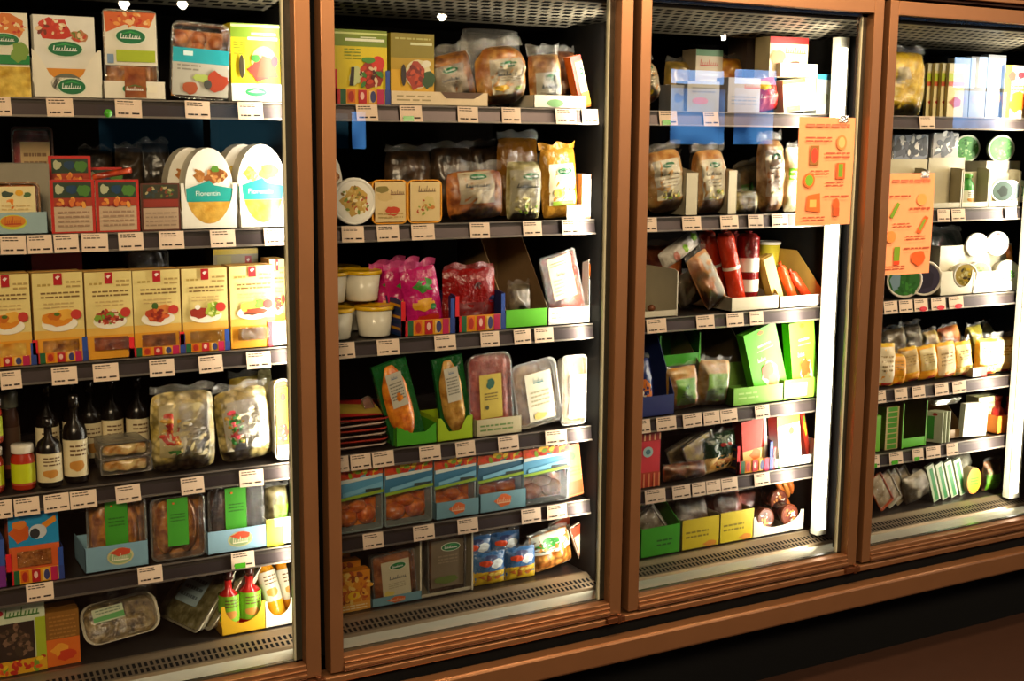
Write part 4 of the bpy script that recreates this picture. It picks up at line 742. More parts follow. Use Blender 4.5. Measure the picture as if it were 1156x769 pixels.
I(tray, 'salami_pack', 'clear pack of red salami with yellow label, standing in the middle', PAC, 4, (527, 581, 397), Y=.146, d=.035, ry=-3, rad=.025, c=HAZE, fd=SAL, bulge=.25, label=(.24, .2, .74, .74, '#c8b04a'), la=[('b', .5, .78, .2, .12, '#2a5a4a', 5), ('l', .2, .4, .8, .6, 3, '#6a5a2a'), ('e', .3, .25, .08, .05, '#4a4a2a')])
I(display, 'display_carton', 'cream low carton with green print under the salami pack', 'carton', 4, (538, 589, 472), Y=.1365, d=.13, c='#cbbf9a', lip=1, a=[('l', .08, .25, .8, .75, 2, '#6a8a4a')])
WP = [('s', .3, .78, .7, .9, '#2a7a8a'), ('l', .15, .3, .85, .65, 4, '#b0a888'), ('b', .4, .1, .25, .08, '#d8c06a', 2)]
I(tray, 'sliced_pack', 'clear pack with slanted white label and teal mark, right of the salami', PAC, 4, (576, 636, 403), Y=.147, d=.03, ry=-9, rad=.02, c=HAZE, fd=food('#7a5024', '#c8a070', 60), label=(.26, .08, .84, .82, '#d8d0b8'), la=WP, rim='#cfc8b8')
I(tray, 'sliced_pack', 'brown pack between the slanted white label pack and the bright one', PAC, 4, (618, 648, 415), Y=.19, d=.03, rad=.01, c=HAZE, fd=food('#5a3a1c', '#8a6434', 60))
I(tray, 'sliced_pack', 'brightest white labelled clear pack beside the right frame, fourth shelf', PAC, 4, (634, 688, 400), Y=.146, d=.03, rad=.012, c=HAZE, fd=food('#a88454', '#e0c8a0', 60), label=(.3, .1, .95, .72, '#efece0'), la=WP, rim='#dcd6c8')
I(carton, 'food_carton', 'blue box end visible below the third shelf at the right frame', PAC, 4, (650, 686, 388), Y=.26, d=.06, c='#1a3a8a')
# fifth shelf: blue topped nugget packs
def nug(lb, x, Y, dark=0, balls=((.28, .2, .22, .14), (.7, .22, .22, .15), (.5, .36, .2, .1))):
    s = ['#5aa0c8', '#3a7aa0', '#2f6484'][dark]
    a = [('r', 0, .55, 1, .97, s), ('p', [(0, .97), (1, .97), (1, .86), (.6, .88), (.3, .83), (0, .82)], '#c8561c'), ('d', .5, .91, .48, .05, ['#d8441c', '#7a9a1c', '#e8b82a', '#b82a1a'], 26, .05, 3), ('p', [(.02, .82), (.98, .86), (.98, .82), (.02, .76)], '#dfe6e0'), ('p', [(.1, .62), (.98, .74), (.98, .66), (.1, .56)], '#7ab8d8'), ('r', .6, .6, .95, .65, '#2a3a3a'), ('p', [(0, .5), (0, .55), (1, .62), (1, .57)], '#8aa82a')]
    return I(tray, 'nugget_pack', lb, PAC, 5, x, Y=Y, d=.05, rad=.006, c=HAZE, fd=NUGO, balls=balls, a=a, rim='#8a9a98')
NUGO = food('#a8420c', '#e07e24', 90)
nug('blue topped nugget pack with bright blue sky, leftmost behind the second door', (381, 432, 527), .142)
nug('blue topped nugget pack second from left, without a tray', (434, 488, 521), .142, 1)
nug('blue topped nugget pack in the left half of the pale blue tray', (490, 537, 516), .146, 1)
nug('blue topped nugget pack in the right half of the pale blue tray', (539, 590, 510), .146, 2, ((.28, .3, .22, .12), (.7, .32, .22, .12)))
OB = [('b', .5, .55, .2, .34, '#d8662a', 3), ('s', .36, .4, .66, .7, '#f0c8a0')]
I(display, 'display_carton', 'pale blue low tray with orange emblem, left of the joined pair', 'carton', 5, (492, 541, 565), Y=.1365, d=.12, c='#6f9aa8', lip=1, a=OB)
I(display, 'display_carton', 'pale blue low tray with orange emblem, right of the joined pair', 'carton', 5, (542, 594, 555), Y=.1365, d=.12, c='#6f9aa8', lip=1, a=OB)
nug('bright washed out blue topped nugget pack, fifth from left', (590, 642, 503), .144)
I(tray, 'food_tray', 'orange cardboard sleeved pack with round green mark beside the nugget packs', PAC, 5, (634, 670, 500), Y=.152, d=.03, ry=-7, rad=.004, c='#c8682c', a=[('r', .02, .02, .98, .98, '#d8824a'), ('e', .5, .78, .2, .08, '#3a5a2a'), ('r', .1, .05, .95, .3, '#c8501c'), ('l', .1, .4, .9, .6, 3, '#b86a3a')])
I(tray, 'food_tray', 'narrow pink grey pack squeezed against the right frame, fifth shelf', PAC, 5, (666, 688, 498), Y=.147, d=.04, rad=.004, c='#b89a90', a=[('r', .05, .05, .95, .95, '#b09488'), ('b', .5, .5, .3, .2, '#8a4a3a', 3)])
# bottom deck
OC = [('r', 0, 0, 1, 1, '#d8861c'), ('d', .5, .6, .5, .4, ['#b8501c', '#e8a83a', '#8a3a14', '#e8c060', '#c86a1c'], 60, .06, 3), ('r', 0, 0, 1, .22, '#e0a040'), ('e', .55, .4, .16, .1, '#f0c020'), ('l', .1, .04, .9, .18, 2, '#f4e0b0')]
t = I(carton, 'food_carton', 'orange carton with yellow spot, front of the three at bottom left', PAC, 6, (376, 418, 646), Y=.165, d=.03, c='#d8861c', a=OC)
again(t, 'orange carton directly behind the front orange carton', dx=-.008, dy=.04, dz=.012); again(t, 'orange carton furthest back of the three', dx=-.018, dy=.08, dz=.022)
I(tray, 'sliced_pack', 'pack with pale label and green oval in a pale blue tray, bottom deck', PAC, 6, (419, 472, 622), Y=.168, d=.04, ry=-4, rad=.008, c=HAZE, fd=food('#6a3010', '#b06a34', 60), label=(.2, .1, .84, .84, '#cbbf9e'), la=logo(.58, .84, .28, .09)+[('s', .25, .5, .85, .6, '#3a4450'), ('b', .2, .12, .18, .1, '#d8c060', 2), ('l', .2, .25, .8, .42, 3, '#a89c80')])
I(display, 'display_carton', 'pale blue low tray with orange emblem on the bottom deck', 'carton', 6, (420, 476, 672), Y=.16, d=.12, c='#6f9aa8', lip=1, a=OB)
I(tray, 'sliced_pack', 'dim brown pack with green oval inside the clear walled box', PAC, 6, (483, 526, 606), Y=.172, d=.04, rad=.008, c=HAZE, fd=food('#3a2010', '#7a4c24', 60), label=(.08, .12, .92, .95, '#6f604a'), la=logo(.6, .84, .28, .08)+[('l', .2, .5, .8, .7, 3, '#8a7a60'), ('b', .5, .16, .4, .1, '#5a6a2a', 4)])
I(display, 'display_carton', 'pale open walled carton around the dim brown pack', 'carton', 6, (474, 534, 600), Y=.162, d=.14, c='#b8ac90', lip=.06, fin=.004, sidea=('#e4d8bc', '#d8ccb0'))
PK = [('r', 0, 0, 1, 1, '#3a6aa0'), ('r', 0, 0, 1, .45, '#d8b01c'), ('b', .5, .3, .36, .16, '#b8601c', 3), ('b', .6, .36, .2, .07, '#f0d060', 6), ('b', .35, .72, .2, .12, '#e04a1c', 4), ('b', .68, .66, .2, .14, '#dfe8ec', 5), ('e', .5, .86, .2, .07, '#2a3a6a')]
t = I(pouch, 'snack_pouch', 'blue and yellow snack packet, front left of the four', BAG, 6, (536, 573, 622), Y=.165, d=.03, c=mat('#3a6aa0', 'film'), seed=3, a=PK, zr=.02, rnd=.04)
again(t, 'blue and yellow snack packet behind the front left one', dx=-.012, dy=.05, dz=.028)
again(t, 'blue and yellow snack packet, front right of the four', dx=.088)
again(t, 'blue and yellow snack packet behind the front right one', dx=.07, dy=.05, dz=.028)
r = I(pouch, 'falafel_bag', 'clear bag of brown balls with green and white header at bottom right', BAG, 6, (600, 652, 594), Y=.165, d=.05, ry=-10, c=food('#9a5418', '#e0a050', 60, cell=1), seed=4, a=[('r', .05, .52, .95, .99, '#e4e4d4'), ('b', .4, .76, .3, .14, '#3a9a3a', 3), ('p', [(.4, .95), (.9, .95), (.7, .72)], '#dfe6d8'), ('l', .2, .56, .8, .64, 1, '#8a9a80')], seal=.10)
t = I(tray, 'food_tray', 'flat red and white pack slanting at the bottom right corner', PAC, 6, (645, 680, 608), Y=.172, d=.02, ry=-20, size=(.075, .12), rad=.006, c='#c8b8a0', a=[('r', .03, .03, .97, .97, '#a8401c'), ('p', [(.05, .3), (.95, .3), (.95, .8), (.05, .75)], '#dccfae'), ('b', .4, .5, .25, .14, '#4a8a2a', 3)])
again(t, 'flat red and white pack standing behind the slanting corner pack', dx=-.03, dy=.05)
# ================================================================= third door
WL = [('s', .15, .6, .85, .7, '#5a5040'), ('l', .15, .3, .85, .55, 3, '#a89c84')]
I(pouch, 'bread_bag', 'round bag of toast with cream label leftmost on the third door top shelf', BAG, 1, (706, 755, 60), Y=.142, d=.06, ry=-16, c=food('#a8641c', '#d89a3c', 60), seed=4, rnd=.2, zr=.2, label=(.25, .2, .9, .95, '#c4b490'), la=logo(.6, .86, .26, .07)+WL+[('b', .3, .14, .26, .1, '#d8b82a', 3)], over=1, seal=.1)
I(carton, 'food_carton', 'cream carton with red script standing high behind the window reflection', PAC, 1, (785, 815, 56), Y=.26, d=.06, c='#b8a88c', a=[('r', 0, .9, 1, 1, '#4a7a4a'), ('s', .15, .74, .85, .84, '#b03a2a'), ('l', .15, .3, .85, .65, 4, '#d8ccb0')])
I(pouch, 'food_pouch', 'gold and red pouch at the back beside the cream carton with script', BAG, 1, (815, 842, 60), Y=.27, d=.05, c=food('#7a2a14', '#c8982c', 30), seed=5)
I(pouch, 'food_pouch', 'dim yellow brown pouch at the back, left of the cream carton with script', BAG, 1, (756, 785, 64), Y=.28, d=.05, c=food('#5a4a1c', '#a8883c', 40), seed=6)
I(carton, 'food_carton', 'dim grey brown tall carton behind the red topped carton', PAC, 1, (842, 874, 40), Y=.27, d=.08, c='#6a5a50')
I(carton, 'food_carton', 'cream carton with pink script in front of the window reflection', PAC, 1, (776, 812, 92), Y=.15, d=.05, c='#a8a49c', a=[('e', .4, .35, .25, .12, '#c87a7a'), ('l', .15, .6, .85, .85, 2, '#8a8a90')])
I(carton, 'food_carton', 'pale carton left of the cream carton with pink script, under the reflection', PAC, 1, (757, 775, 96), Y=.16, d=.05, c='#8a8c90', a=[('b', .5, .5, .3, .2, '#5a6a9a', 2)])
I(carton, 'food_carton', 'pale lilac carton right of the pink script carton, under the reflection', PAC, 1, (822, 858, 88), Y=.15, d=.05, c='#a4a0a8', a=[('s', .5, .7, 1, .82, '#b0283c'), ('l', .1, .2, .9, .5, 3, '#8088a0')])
I(carton, 'food_carton', 'red topped cream carton stacked on top of the yellow and white packs', PAC, 1, (868, 911, 42), Y=.17, d=.06, yb=88, c='#e8d8a8', a=[('r', 0, .84, 1, 1, '#c8201c'), ('s', .4, .6, .95, .75, '#d8502c'), ('b', .68, .3, .16, .16, '#6a3a14', 4), ('b', .2, .5, .2, .2, '#d87a2a', 6)])
I(carton, 'food_carton', 'plain white box on its side below the red topped carton', PAC, 1, (880, 922, 72), Y=.155, d=.08, yb=87, c='#eeeadc')
I(pouch, 'food_pouch', 'red and yellow pouch right of the window reflection', BAG, 1, (855, 884, 82), Y=.15, d=.04, ry=-10, c=mat('#b83028', 'film'), seed=3, a=[('b', .3, .8, .3, .14, '#e0c02a', 3), ('b', .5, .3, .4, .2, '#a8201c', 5), ('s', .1, .42, .9, .55, '#e8c8b0')])
I(carton, 'food_carton', 'white pack with yellow top stripe under the plain white box', PAC, 1, (883, 922, 87), Y=.146, d=.05, ry=-6, c='#ece8d8', a=[('r', 0, .88, .7, 1, '#e0c41c'), ('s', .2, .62, .8, .74, '#c88a8a'), ('r', .1, .02, .5, .2, '#e8d02a'), ('l', .2, .35, .9, .55, 2, '#c8c0a8')])
I(carton, 'food_carton', 'white pack with blue top band beside the bright lamp post', PAC, 1, (922, 938, 84), Y=.15, d=.05, c='#e4e4dc', a=[('r', 0, .86, 1, 1, '#3a8ab0'), ('b', .5, .4, .3, .2, '#a8a890', 2)])
I(pouch, 'food_pouch', 'yellow round bag deep behind the lamp post on the third door top shelf', BAG, 1, (918, 945, 52), Y=.3, d=.06, c=food('#8a7a1c', '#d8c040', 30), seed=3)
# second shelf
LO = food('#a86a24', '#e0b066', 60)
def bun(lb, x, Y, seed, ry=0, fm=LO, **k): return I(pouch, 'bread_bag', lb, BAG, 2, x, Y=Y, d=.055, ry=ry, c=fm, seed=seed, rnd=.12, zr=.14, label=(.16, .22, .82, .86, '#ddd2b4'), la=logo(.55, .86, .24, .07)+WL+[('d', .5, .14, .4, .12, ['#d8c04a', '#8aa02a', '#e8d890'], 14, .05, seed)], over=1, seal=.1, **k)
bun('bag of golden buns with cream label, leftmost on its shelf in the third door', (729, 783, 158), .143, 3, -10)
bun('bag of golden pieces between two white cartons, second on its shelf', (786, 827, 160), .143, 6, -4)
I(display, 'display_carton', 'white open carton between the two golden bun bags', 'carton', 2, (774, 788, 190), Y=.1365, d=.13, c='#cfc4a8', lip=.9)
I(display, 'display_carton', 'narrow white carton end right of the second bun bag', 'carton', 2, (822, 832, 190), Y=.1365, d=.13, c='#d8ccb0', lip=.95)
I(pouch, 'bread_bag', 'half seen film bag with green edge at the left frame, second shelf', BAG, 2, (716, 733, 190), Y=.14, d=.04, c=GRT, seed=8, a=[('b', .6, .2, .3, .1, '#7aa02a', 3)])
I(pouch, 'film_bag', 'dark green and brown crinkled bag between bun bag and the tall white labelled bag', BAG, 2, (832, 870, 178), Y=.2, d=.05, ry=-12, c=food('#2a2414', '#6a5a34', 40), seed=9, label=(.1, .2, .5, .6, '#2f7a1c'), over=1)
I(pouch, 'film_bag', 'small bag of pale brown pieces lying low beside the second bun bag', BAG, 2, (830, 860, 214), Y=.15, d=.04, c=PASG, seed=2, over=1)
bun('tall bag of brown slices with white label, peaked top', (860, 893, 148), .145, 8, -3, food('#8a5a24', '#d8a86a', 60))
I(pouch, 'film_bag', 'bag with bright green stripe next to the left edge of the poster', BAG, 2, (892, 908, 160), Y=.15, d=.05, c=food('#a8a078', '#e0d8b8', 60), seed=5, a=[('r', .0, .5, 1, .68, '#6cc81c')])
I(pouch, 'film_bag', 'pale film bag hidden partly behind the left poster', BAG, 2, (908, 934, 165), Y=.15, d=.05, c=food('#b8b090', '#e8e0c8', 60), seed=7)
for i, (x0, x1, y0) in enumerate(((735, 775, 168), (785, 822, 166))):
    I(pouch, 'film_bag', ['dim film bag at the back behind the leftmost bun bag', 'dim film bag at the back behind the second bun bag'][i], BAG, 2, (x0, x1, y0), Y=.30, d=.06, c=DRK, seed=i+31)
# third shelf
I(display, 'display_carton', 'white open carton at the left frame, third shelf of the third door', 'carton', 3, (708, 765, 306), Y=.1365, d=.20, c='#d0c6ae', lip=.14, fin=.003, sidea=('#e0d8c4', '#d8d0bc'))
I(loose, 'snack_piece_pile', 'few brown sticks lying in the white open carton at the left frame', 'snacks', 3, (718, 750, 344), Y=.16, d=.06, dz=.004, c=food('#3a2014', '#7a4424', 60), n=4, ps=.02)
TO = food('#b8682c', '#e8a868', 40, '#c8c0b0')
I(pouch, 'snack_bag', 'orange and white film bag lying slanted in front, third shelf third door', BAG, 3, (778, 824, 296), Y=.150, d=.04, ry=-30, c=TO, seed=3, over=1, size=(.075, .17), a=[('r', .5, .1, .9, .95, '#c8bca4')])
I(pouch, 'snack_bag', 'grey brown film bag left of the slanted orange and white bag', BAG, 3, (762, 800, 300), Y=.20, d=.04, ry=-22, c=food('#4a3c28', '#8a7a60', 40), seed=13, over=1)
t = I(pouch, 'snack_bag', 'white bag with green corners lying across the tops of the film bags', BAG, 3, (745, 800, 285), Y=.20, d=.04, ry=60, c=mat('#b8b0a4', 'film'), seed=6, size=(.05, .15), dz=.11, a=[('b', .3, .85, .25, .08, '#8ac02a', 3), ('b', .5, .55, .25, .06, '#8ac02a', 7), ('b', .6, .3, .3, .08, '#b06a5a', 8)])
I(pouch, 'snack_bag', 'dark red and orange film bag behind the white bag with green corners', BAG, 3, (725, 775, 272), Y=.3, d=.05, c=food('#4a1810', '#a85a2a', 40), seed=9)
I(pouch, 'snack_bag', 'crumpled gold orange film bag between slanted bag and red sausage', BAG, 3, (795, 822, 290), Y=.21, d=.04, ry=-20, c=food('#a8601c', '#e0a040', 40), seed=10, over=1)
t = I(sausage, 'sausage', 'orange red sausage leaning steeply left in the cream tray', 'sausage', 3, (822, 842, 262), Y=.165, d=.03, ry=-16, size=(.048, .215), c='#c83214', bands=((.5, .54),), tail=.03)
again(t, 'darker red sausage leaning behind the orange red one', dx=-.02, dy=.055)
I(sausage, 'sausage', 'upright dark red sausage with white label bands', 'sausage', 3, (842, 862, 262), Y=.16, d=.04, c='#7a1414', bands=((.22, .38), (.48, .66)), tail=.03)
I(sausage, 'sausage', 'dark red sausage standing behind the upright one with white bands', 'sausage', 3, (826, 842, 262), Y=.25, d=.04, c='#6a1010', bands=(), tail=.03)
I(display, 'display_carton', 'cream low tray holding the red sausages', 'carton', 3, (826, 879, 330), Y=.1365, d=.17, c='#d8ceb4', lip=.75)
t = I(carton, 'food_carton', 'yellow slanting pack between sausages and yellow box', PAC, 3, (868, 880, 290), Y=.16, d=.03, ry=-20, size=(.035, .14), c='#d8b04a')
I(sausage, 'sausage', 'slim orange sausage slanting inside the yellow brown box', 'sausage', 3, (884, 900, 302), Y=.165, d=.03, ry=-28, size=(.026, .13), c='#d8481c', bands=())
again(t, 'green edged slanting pack behind the yellow slanting pack', dx=.025, dy=.03)
t = I(sausage, 'sausage', 'slim red sausage slanting inside the yellow brown box', 'sausage', 3, (896, 916, 306), Y=.17, d=.03, ry=-42, size=(.026, .12), c='#c83c1a', bands=())
again(t, 'slim red sausage lowest in the yellow brown box', dx=.02, dy=.02, dz=-.004)
I(display, 'display_carton', 'yellow brown open box with low white front, third shelf third door', 'carton', 3, (881, 932, 288), Y=.137, d=.22, c='#c8a04a', lip=.22, side='#c09848', frontcol='#f0ece0')
I(tub, 'dip_tub', 'shallow white tub with yellow base high behind the yellow brown box', 'tub', 3, (866, 902, 272), Y=.31, d=.07, yb=300, c='#d8c43a', lid='#d8d4c4')
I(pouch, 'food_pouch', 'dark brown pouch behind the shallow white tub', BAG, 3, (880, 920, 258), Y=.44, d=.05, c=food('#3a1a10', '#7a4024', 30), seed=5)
# fourth shelf
I(display, 'display_carton', 'dark blue open carton at the left frame, fourth shelf', 'carton', 4, (702, 762, 382), Y=.1365, d=.16, c='#1c2a6a', side='#22336e', lip=.26)
I(pouch, 'food_pouch', 'orange food pack with white mark inside the dark blue carton', PAC, 4, (708, 744, 400), Y=.15, d=.04, ry=-8, c=mat('#1c2c66', 'film'), seed=4, a=[('b', .55, .4, .32, .26, '#d8782a', 3), ('b', .4, .34, .16, .12, '#f0e4d0', 5)])
I(display, 'display_carton', 'small bright green open box standing up on the back packs', 'carton', 4, (744, 790, 376), Y=.22, d=.12, yb=413, c='#3c9a1c', side='#2a6a18', lip=.35, fin=.005, sidea=('#4ab01c', '#4ab01c'))
I(carton, 'box_stack', 'plain cream box under the small bright green open box', 'box', 4, (746, 790, 415), Y=.225, d=.1, c='#8a7450')
YB = food('#c8861c', '#ecc06a', 60)
I(pouch, 'food_pouch', 'small yellow bag with lime label, left of the pair on the fourth shelf', BAG, 4, (756, 793, 410), Y=.146, d=.04, ry=-4, c=YB, seed=3, label=(.2, .12, .84, .74, '#84d81c'), la=[('b', .5, .7, .16, .08, '#3a8a14', 4), ('l', .25, .3, .75, .5, 2, '#3a7a14')], over=1)
I(pouch, 'food_pouch', 'small yellow bag with lime label, right of the pair on the fourth shelf', BAG, 4, (791, 829, 402), Y=.15, d=.04, ry=4, c=food('#b88a3c', '#e8cc94', 60), seed=6, label=(.2, .12, .84, .72, '#90d834'), la=[('l', .25, .3, .75, .5, 2, '#3a7a14')], over=1)
I(display, 'tall_display_carton', 'tall brown green open carton behind the lime labelled bags', 'carton', 4, (791, 846, 366), Y=.20, d=.2, c='#6a7a34', side='#84704a', lip=.5, frontcol='#5c7a2a')
def gc(lb, x, Y, ry, seed, c='#5cc41c'):
    return I(carton, 'food_carton', lb, PAC, 4, x, Y=Y, d=.03, ry=ry, c=c, a=[('r', .35, .74, .75, .765, '#eef4d8'), ('r', .3, .68, .8, .69, '#cfe8a8'), ('b', .5, .94, .1, .03, '#e0701c', 3), ('b', .55, .3, .28, .22, '#e8d8b0', seed), ('b', .52, .36, .2, .16, '#c8501c', seed+1), ('b', .58, .2, .16, .1, '#d88a4a', seed+2), ('s', .25, .54, .5, .6, '#f4f8e8')])
gc('bright green carton leaning left with orange food picture', (838, 891, 364), .155, -17, 3)
gc('white and green carton, right of the leaning green one, brightly lit', (889, 928, 360), .15, -8, 7, '#8ad83a')
I(carton, 'food_carton', 'green and red carton end touching the lamp post, fourth shelf', PAC, 4, (922, 936, 372), Y=.17, d=.04, c='#4ab42a', a=[('r', .2, .2, .9, .5, '#b82838')])
I(display, 'display_carton', 'low pale green carton front under the leaning green carton', 'carton', 4, (828, 884, 436), Y=.137, d=.055, c='#7ab43c', side='#5a8a2c', lip=1, a=[('l', .1, .3, .5, .8, 2, '#a8cc70')])
I(display, 'display_carton', 'low bright green and white carton front beside the lamp post', 'carton', 4, (885, 935, 427), Y=.137, d=.15, c='#a0e04a', lip=1, a=[('r', .05, .15, .6, .8, '#eef8dc')])
# fifth shelf
for i in range(3):
    pass
t = I(carton, 'food_carton', 'pink carton of red sticks with round pale mark at the left frame', PAC, 5, (717, 745, 490), Y=.145, d=.03, c='#d8303c', a=[('r', 0, .0, 1, .28, '#b83a1c'), ('r', .05, .86, .95, 1, '#a8241c'), ('e', .5, .66, .2, .1, '#a8c8c8'), ('e', .5, .66, .1, .05, '#4a7a8a')]+[('r', .12+.2*j, 0, .18+.2*j, .26, '#e88a5a') for j in range(5)]+[('r', .1+.2*j, .88, .16+.2*j, 1, '#e8a87a') for j in range(5)])
I(tray, 'food_pack', 'clear pack of brown slices slanting right of the pink carton', PAC, 5, (752, 802, 488), Y=.19, d=.025, ry=-22, rad=.006, c=HAZE, fd=food('#4a3c24', '#8a7a50', 60))
I(tray, 'food_pack', 'clear pack with yellow corner slanting behind the dark green pack', PAC, 5, (770, 815, 486), Y=.16, d=.025, ry=-24, rad=.006, c=HAZE, fd=food('#6a5428', '#c8a83c', 40))
I(pouch, 'food_pouch', 'low pouch of orange brown pieces in front of the slanting clear packs', BAG, 5, (752, 800, 522), Y=.146, d=.03, c=food('#5a2c14', '#b86a30', 60), seed=4, over=1)
I(pouch, 'food_pouch', 'dark green pouch with red spots and gold lower half, fifth shelf', BAG, 5, (792, 838, 484), Y=.150, d=.04, ry=-7, c=mat('#1c3420', 'film'), seed=6, a=[('r', .02, 0, 1, .45, food('#b07a2a', '#e8c888', 60)), ('b', .5, .28, .3, .1, '#c87a3a', 3), ('e', .55, .72, .07, .05, '#b8201c'), ('e', .72, .7, .06, .05, '#a8301c')])
I(carton, 'food_carton', 'bright red topped carton in the striped tray, fifth shelf', PAC, 5, (836, 868, 472), Y=.150, d=.04, ry=-6, c='#d8341c', a=[('r', 0, 0, 1, .4, '#e0c070'), ('b', .5, .3, .25, .12, '#d8701c', 3), ('r', .88, 0, 1, 1, '#e8dcc8')])
I(carton, 'food_carton', 'white and gold carton with small pictures, right of the bright red one', PAC, 5, (876, 906, 466), Y=.150, d=.04, ry=-7, c='#ece4d4', a=[('r', 0, .8, 1, 1, '#d8a83a'), ('b', .6, .66, .14, .08, '#c88a3a', 3), ('l', .2, .2, .8, .5, 4, '#d8c8b0')])
I(carton, 'food_carton', 'dark red and green carton slanting beside the white and gold one', PAC, 5, (902, 924, 464), Y=.165, d=.03, ry=-14, c='#8a2414', a=[('b', .6, .7, .3, .2, '#c8c02a', 3), ('b', .7, .85, .2, .1, '#5a9a2a', 4)])
I(carton, 'food_carton', 'lime green and white carton against the lamp post, fifth shelf', PAC, 5, (920, 934, 462), Y=.19, d=.04, c='#a0d84a')
I(stripe_tray, 'striped_tray', 'colourful striped tray under the bright red topped carton', 'carton', 5, (832, 872, 500), Y=.1365, d=.12, group='striped shelf trays')
I(display, 'display_carton', 'white tray with red and green left edge under the white and gold carton', 'carton', 5, (873, 922, 500), Y=.1365, d=.12, c='#efe9dc', lip=.4, fin=.008, sidea=('#d8202c', '#4a8ad0'), a=[('r', .1, 0, .18, 1, '#2a7a3a')])
# bottom deck
I(display, 'display_carton', 'yellow carton end at the left frame, bottom deck third door', 'carton', 6, (706, 722, 596), Y=.158, d=.14, c='#d8b41c', lip=.95)
t = I(tray, 'sliced_pack', 'flat pack slanting in the green carton, front one', PAC, 6, (722, 752, 585), Y=.185, d=.012, ry=-38, size=(.075, .11), rad=.005, c=HAZE, fd=food('#6a5a44', '#c8bca4', 60), rim='#d8d0c0')
again(t, 'flat pack slanting in the green carton, second one', dx=.018, dy=.03)
again(t, 'flat pack slanting in the green carton, third one', dx=.034, dy=.06)
I(display, 'display_carton', 'bright green open carton with tall green side, bottom deck', 'carton', 6, (724, 768, 568), Y=.158, d=.18, c='#3aa81c', side='#3c9c20', lip=.55, a=[('l', .4, .3, .8, .6, 2, '#1c6a10')])
for i, (x0, x1, y0, y1) in enumerate(((770, 812, 585, 566), (813, 851, 577, 560))):
    I(display, 'display_carton', ['yellow fronted carton, left of the pair on the bottom deck', 'yellow fronted carton, right of the pair on the bottom deck'][i], 'carton', 6, (x0, x1, y0), Y=.158, d=.2, c='#c8bca0', lip=1, frontcol='#d8c01c', a=[('l', .1, .35, .7, .65, 2, '#8a7a10'), ('b', .75, .12, .2, .1, '#d88a2a', 3)])
    t = I(pouch, 'jerky_pack', ['dark film wrapped pack in the left yellow fronted carton, front one', 'red brown pack in the right yellow fronted carton, front one'][i], BAG, 6, (x0+3, x1-4, y1), Y=.17, d=.03, rx=-18, c=[food('#3c281c', '#7a604a', 60), food('#4c1810', '#8a4028', 60)][i], seed=i+2, over=1)
    again(t, ['dark film wrapped pack in the left yellow fronted carton, back one', 'red brown pack in the right yellow fronted carton, back one'][i], dy=.06, dz=.015)
for i, (x0, x1, dzz) in enumerate(((853, 876, 0), (880, 903, 0), (866, 892, .03))):
    r = I(disc, 'round_snack_pack', ['round brown pack with white marks in the left hole of the scooped white box', 'round brown pack in the right hole of the scooped white box', 'round brown pack behind, above the middle of the scooped white box'][i], PAC, 6, (x0, x1, 570), Y=.168+(.05 if i == 2 else 0), d=.05, size=(.062, .062), dz=.014+dzz, c='#5a2c1c', lid='#6a3420', face='#6a3020', a=[('d', .5, .5, .34, .34, ['#e8e0d0', '#8a4a30', '#4a2014', '#d89a4a'], 22, .07, 3+i)])
I(display, 'display_carton', 'white box with two round scoops holding the round brown packs', 'carton', 6, (850, 907, 580), Y=.158, d=.16, c='#dcd4c0', notch=(.06, .94, .35, 'e'))
I(pouch, 'jerky_pack', 'dark red film pack behind the scooped white box', BAG, 6, (828, 870, 556), Y=.28, d=.04, rx=-12, c=food('#4a1814', '#8a4434', 50), seed=4, over=1)
for i in range(6):
    I(sausage, 'bread_stick', 'orange brown breadstick pack slanting at the lamp post, %s' % ['leftmost', 'second from left', 'third from left', 'fourth from left', 'fifth from left', 'rightmost'][i], 'snack', 6, (882+i*6, 890+i*6, 552), Y=.235+.014*(i % 2), d=.02, ry=-30+i*2, size=(.018, .15), c=['#e87c34', '#f09c48'][i % 2], dz=.01, bands=(), tail=.04, group='breadstick packs on the bottom deck')
# ================================================================= fourth door
I(pouch, 'grated_cheese_bag', 'large bag of yellow grated cheese at the left of the rightmost door', BAG, 1, (1006, 1050, 52), Y=.145, d=.06, c=CHS, seed=4, label=(.2, .5, .5, .76, '#b8a878'), over=1, zr=.06)
VP = [('r', 0, 0, 1, 1, '#d8c890'), ('r', 0, .66, 1, .82, '#a8b82a'), ('r', 0, .58, 1, .66, '#b84a24'), ('b', .5, .28, .4, .1, '#a8281c', 3), ('r', 0, .86, 1, 1, '#c8c4a8')]
for i in range(4):
    I(carton, 'food_carton', 'slim upright pack with lime and red stripes, %s of four' % ['first from left', 'second from left', 'third from left', 'fourth from left'][i], PAC, 1, (1046+i*8, 1064+i*8, 72), Y=.192-.013*i, d=.010, c='#d8c890', a=VP, group='slim striped packs on the top shelf')
for i, (x0, x1, y0) in enumerate(((1077, 1094, 66), (1095, 1113, 64), (1114, 1134, 62))):
    I(carton, 'food_carton', ['pale blue grey carton under the window reflection, leftmost of three', 'pale blue grey carton under the window reflection, middle of three', 'white carton with orange lower half, rightmost under the window reflection'][i], PAC, 1, (x0, x1, y0), Y=.155, d=.03, c='#70747c', a=[('r', .1, .5, .9, .9, '#8c9094'), ('b', .5, .3, .35, .1, ['#6a5a8a', '#7a6a9a', '#d8842a'][i], 3+i)])
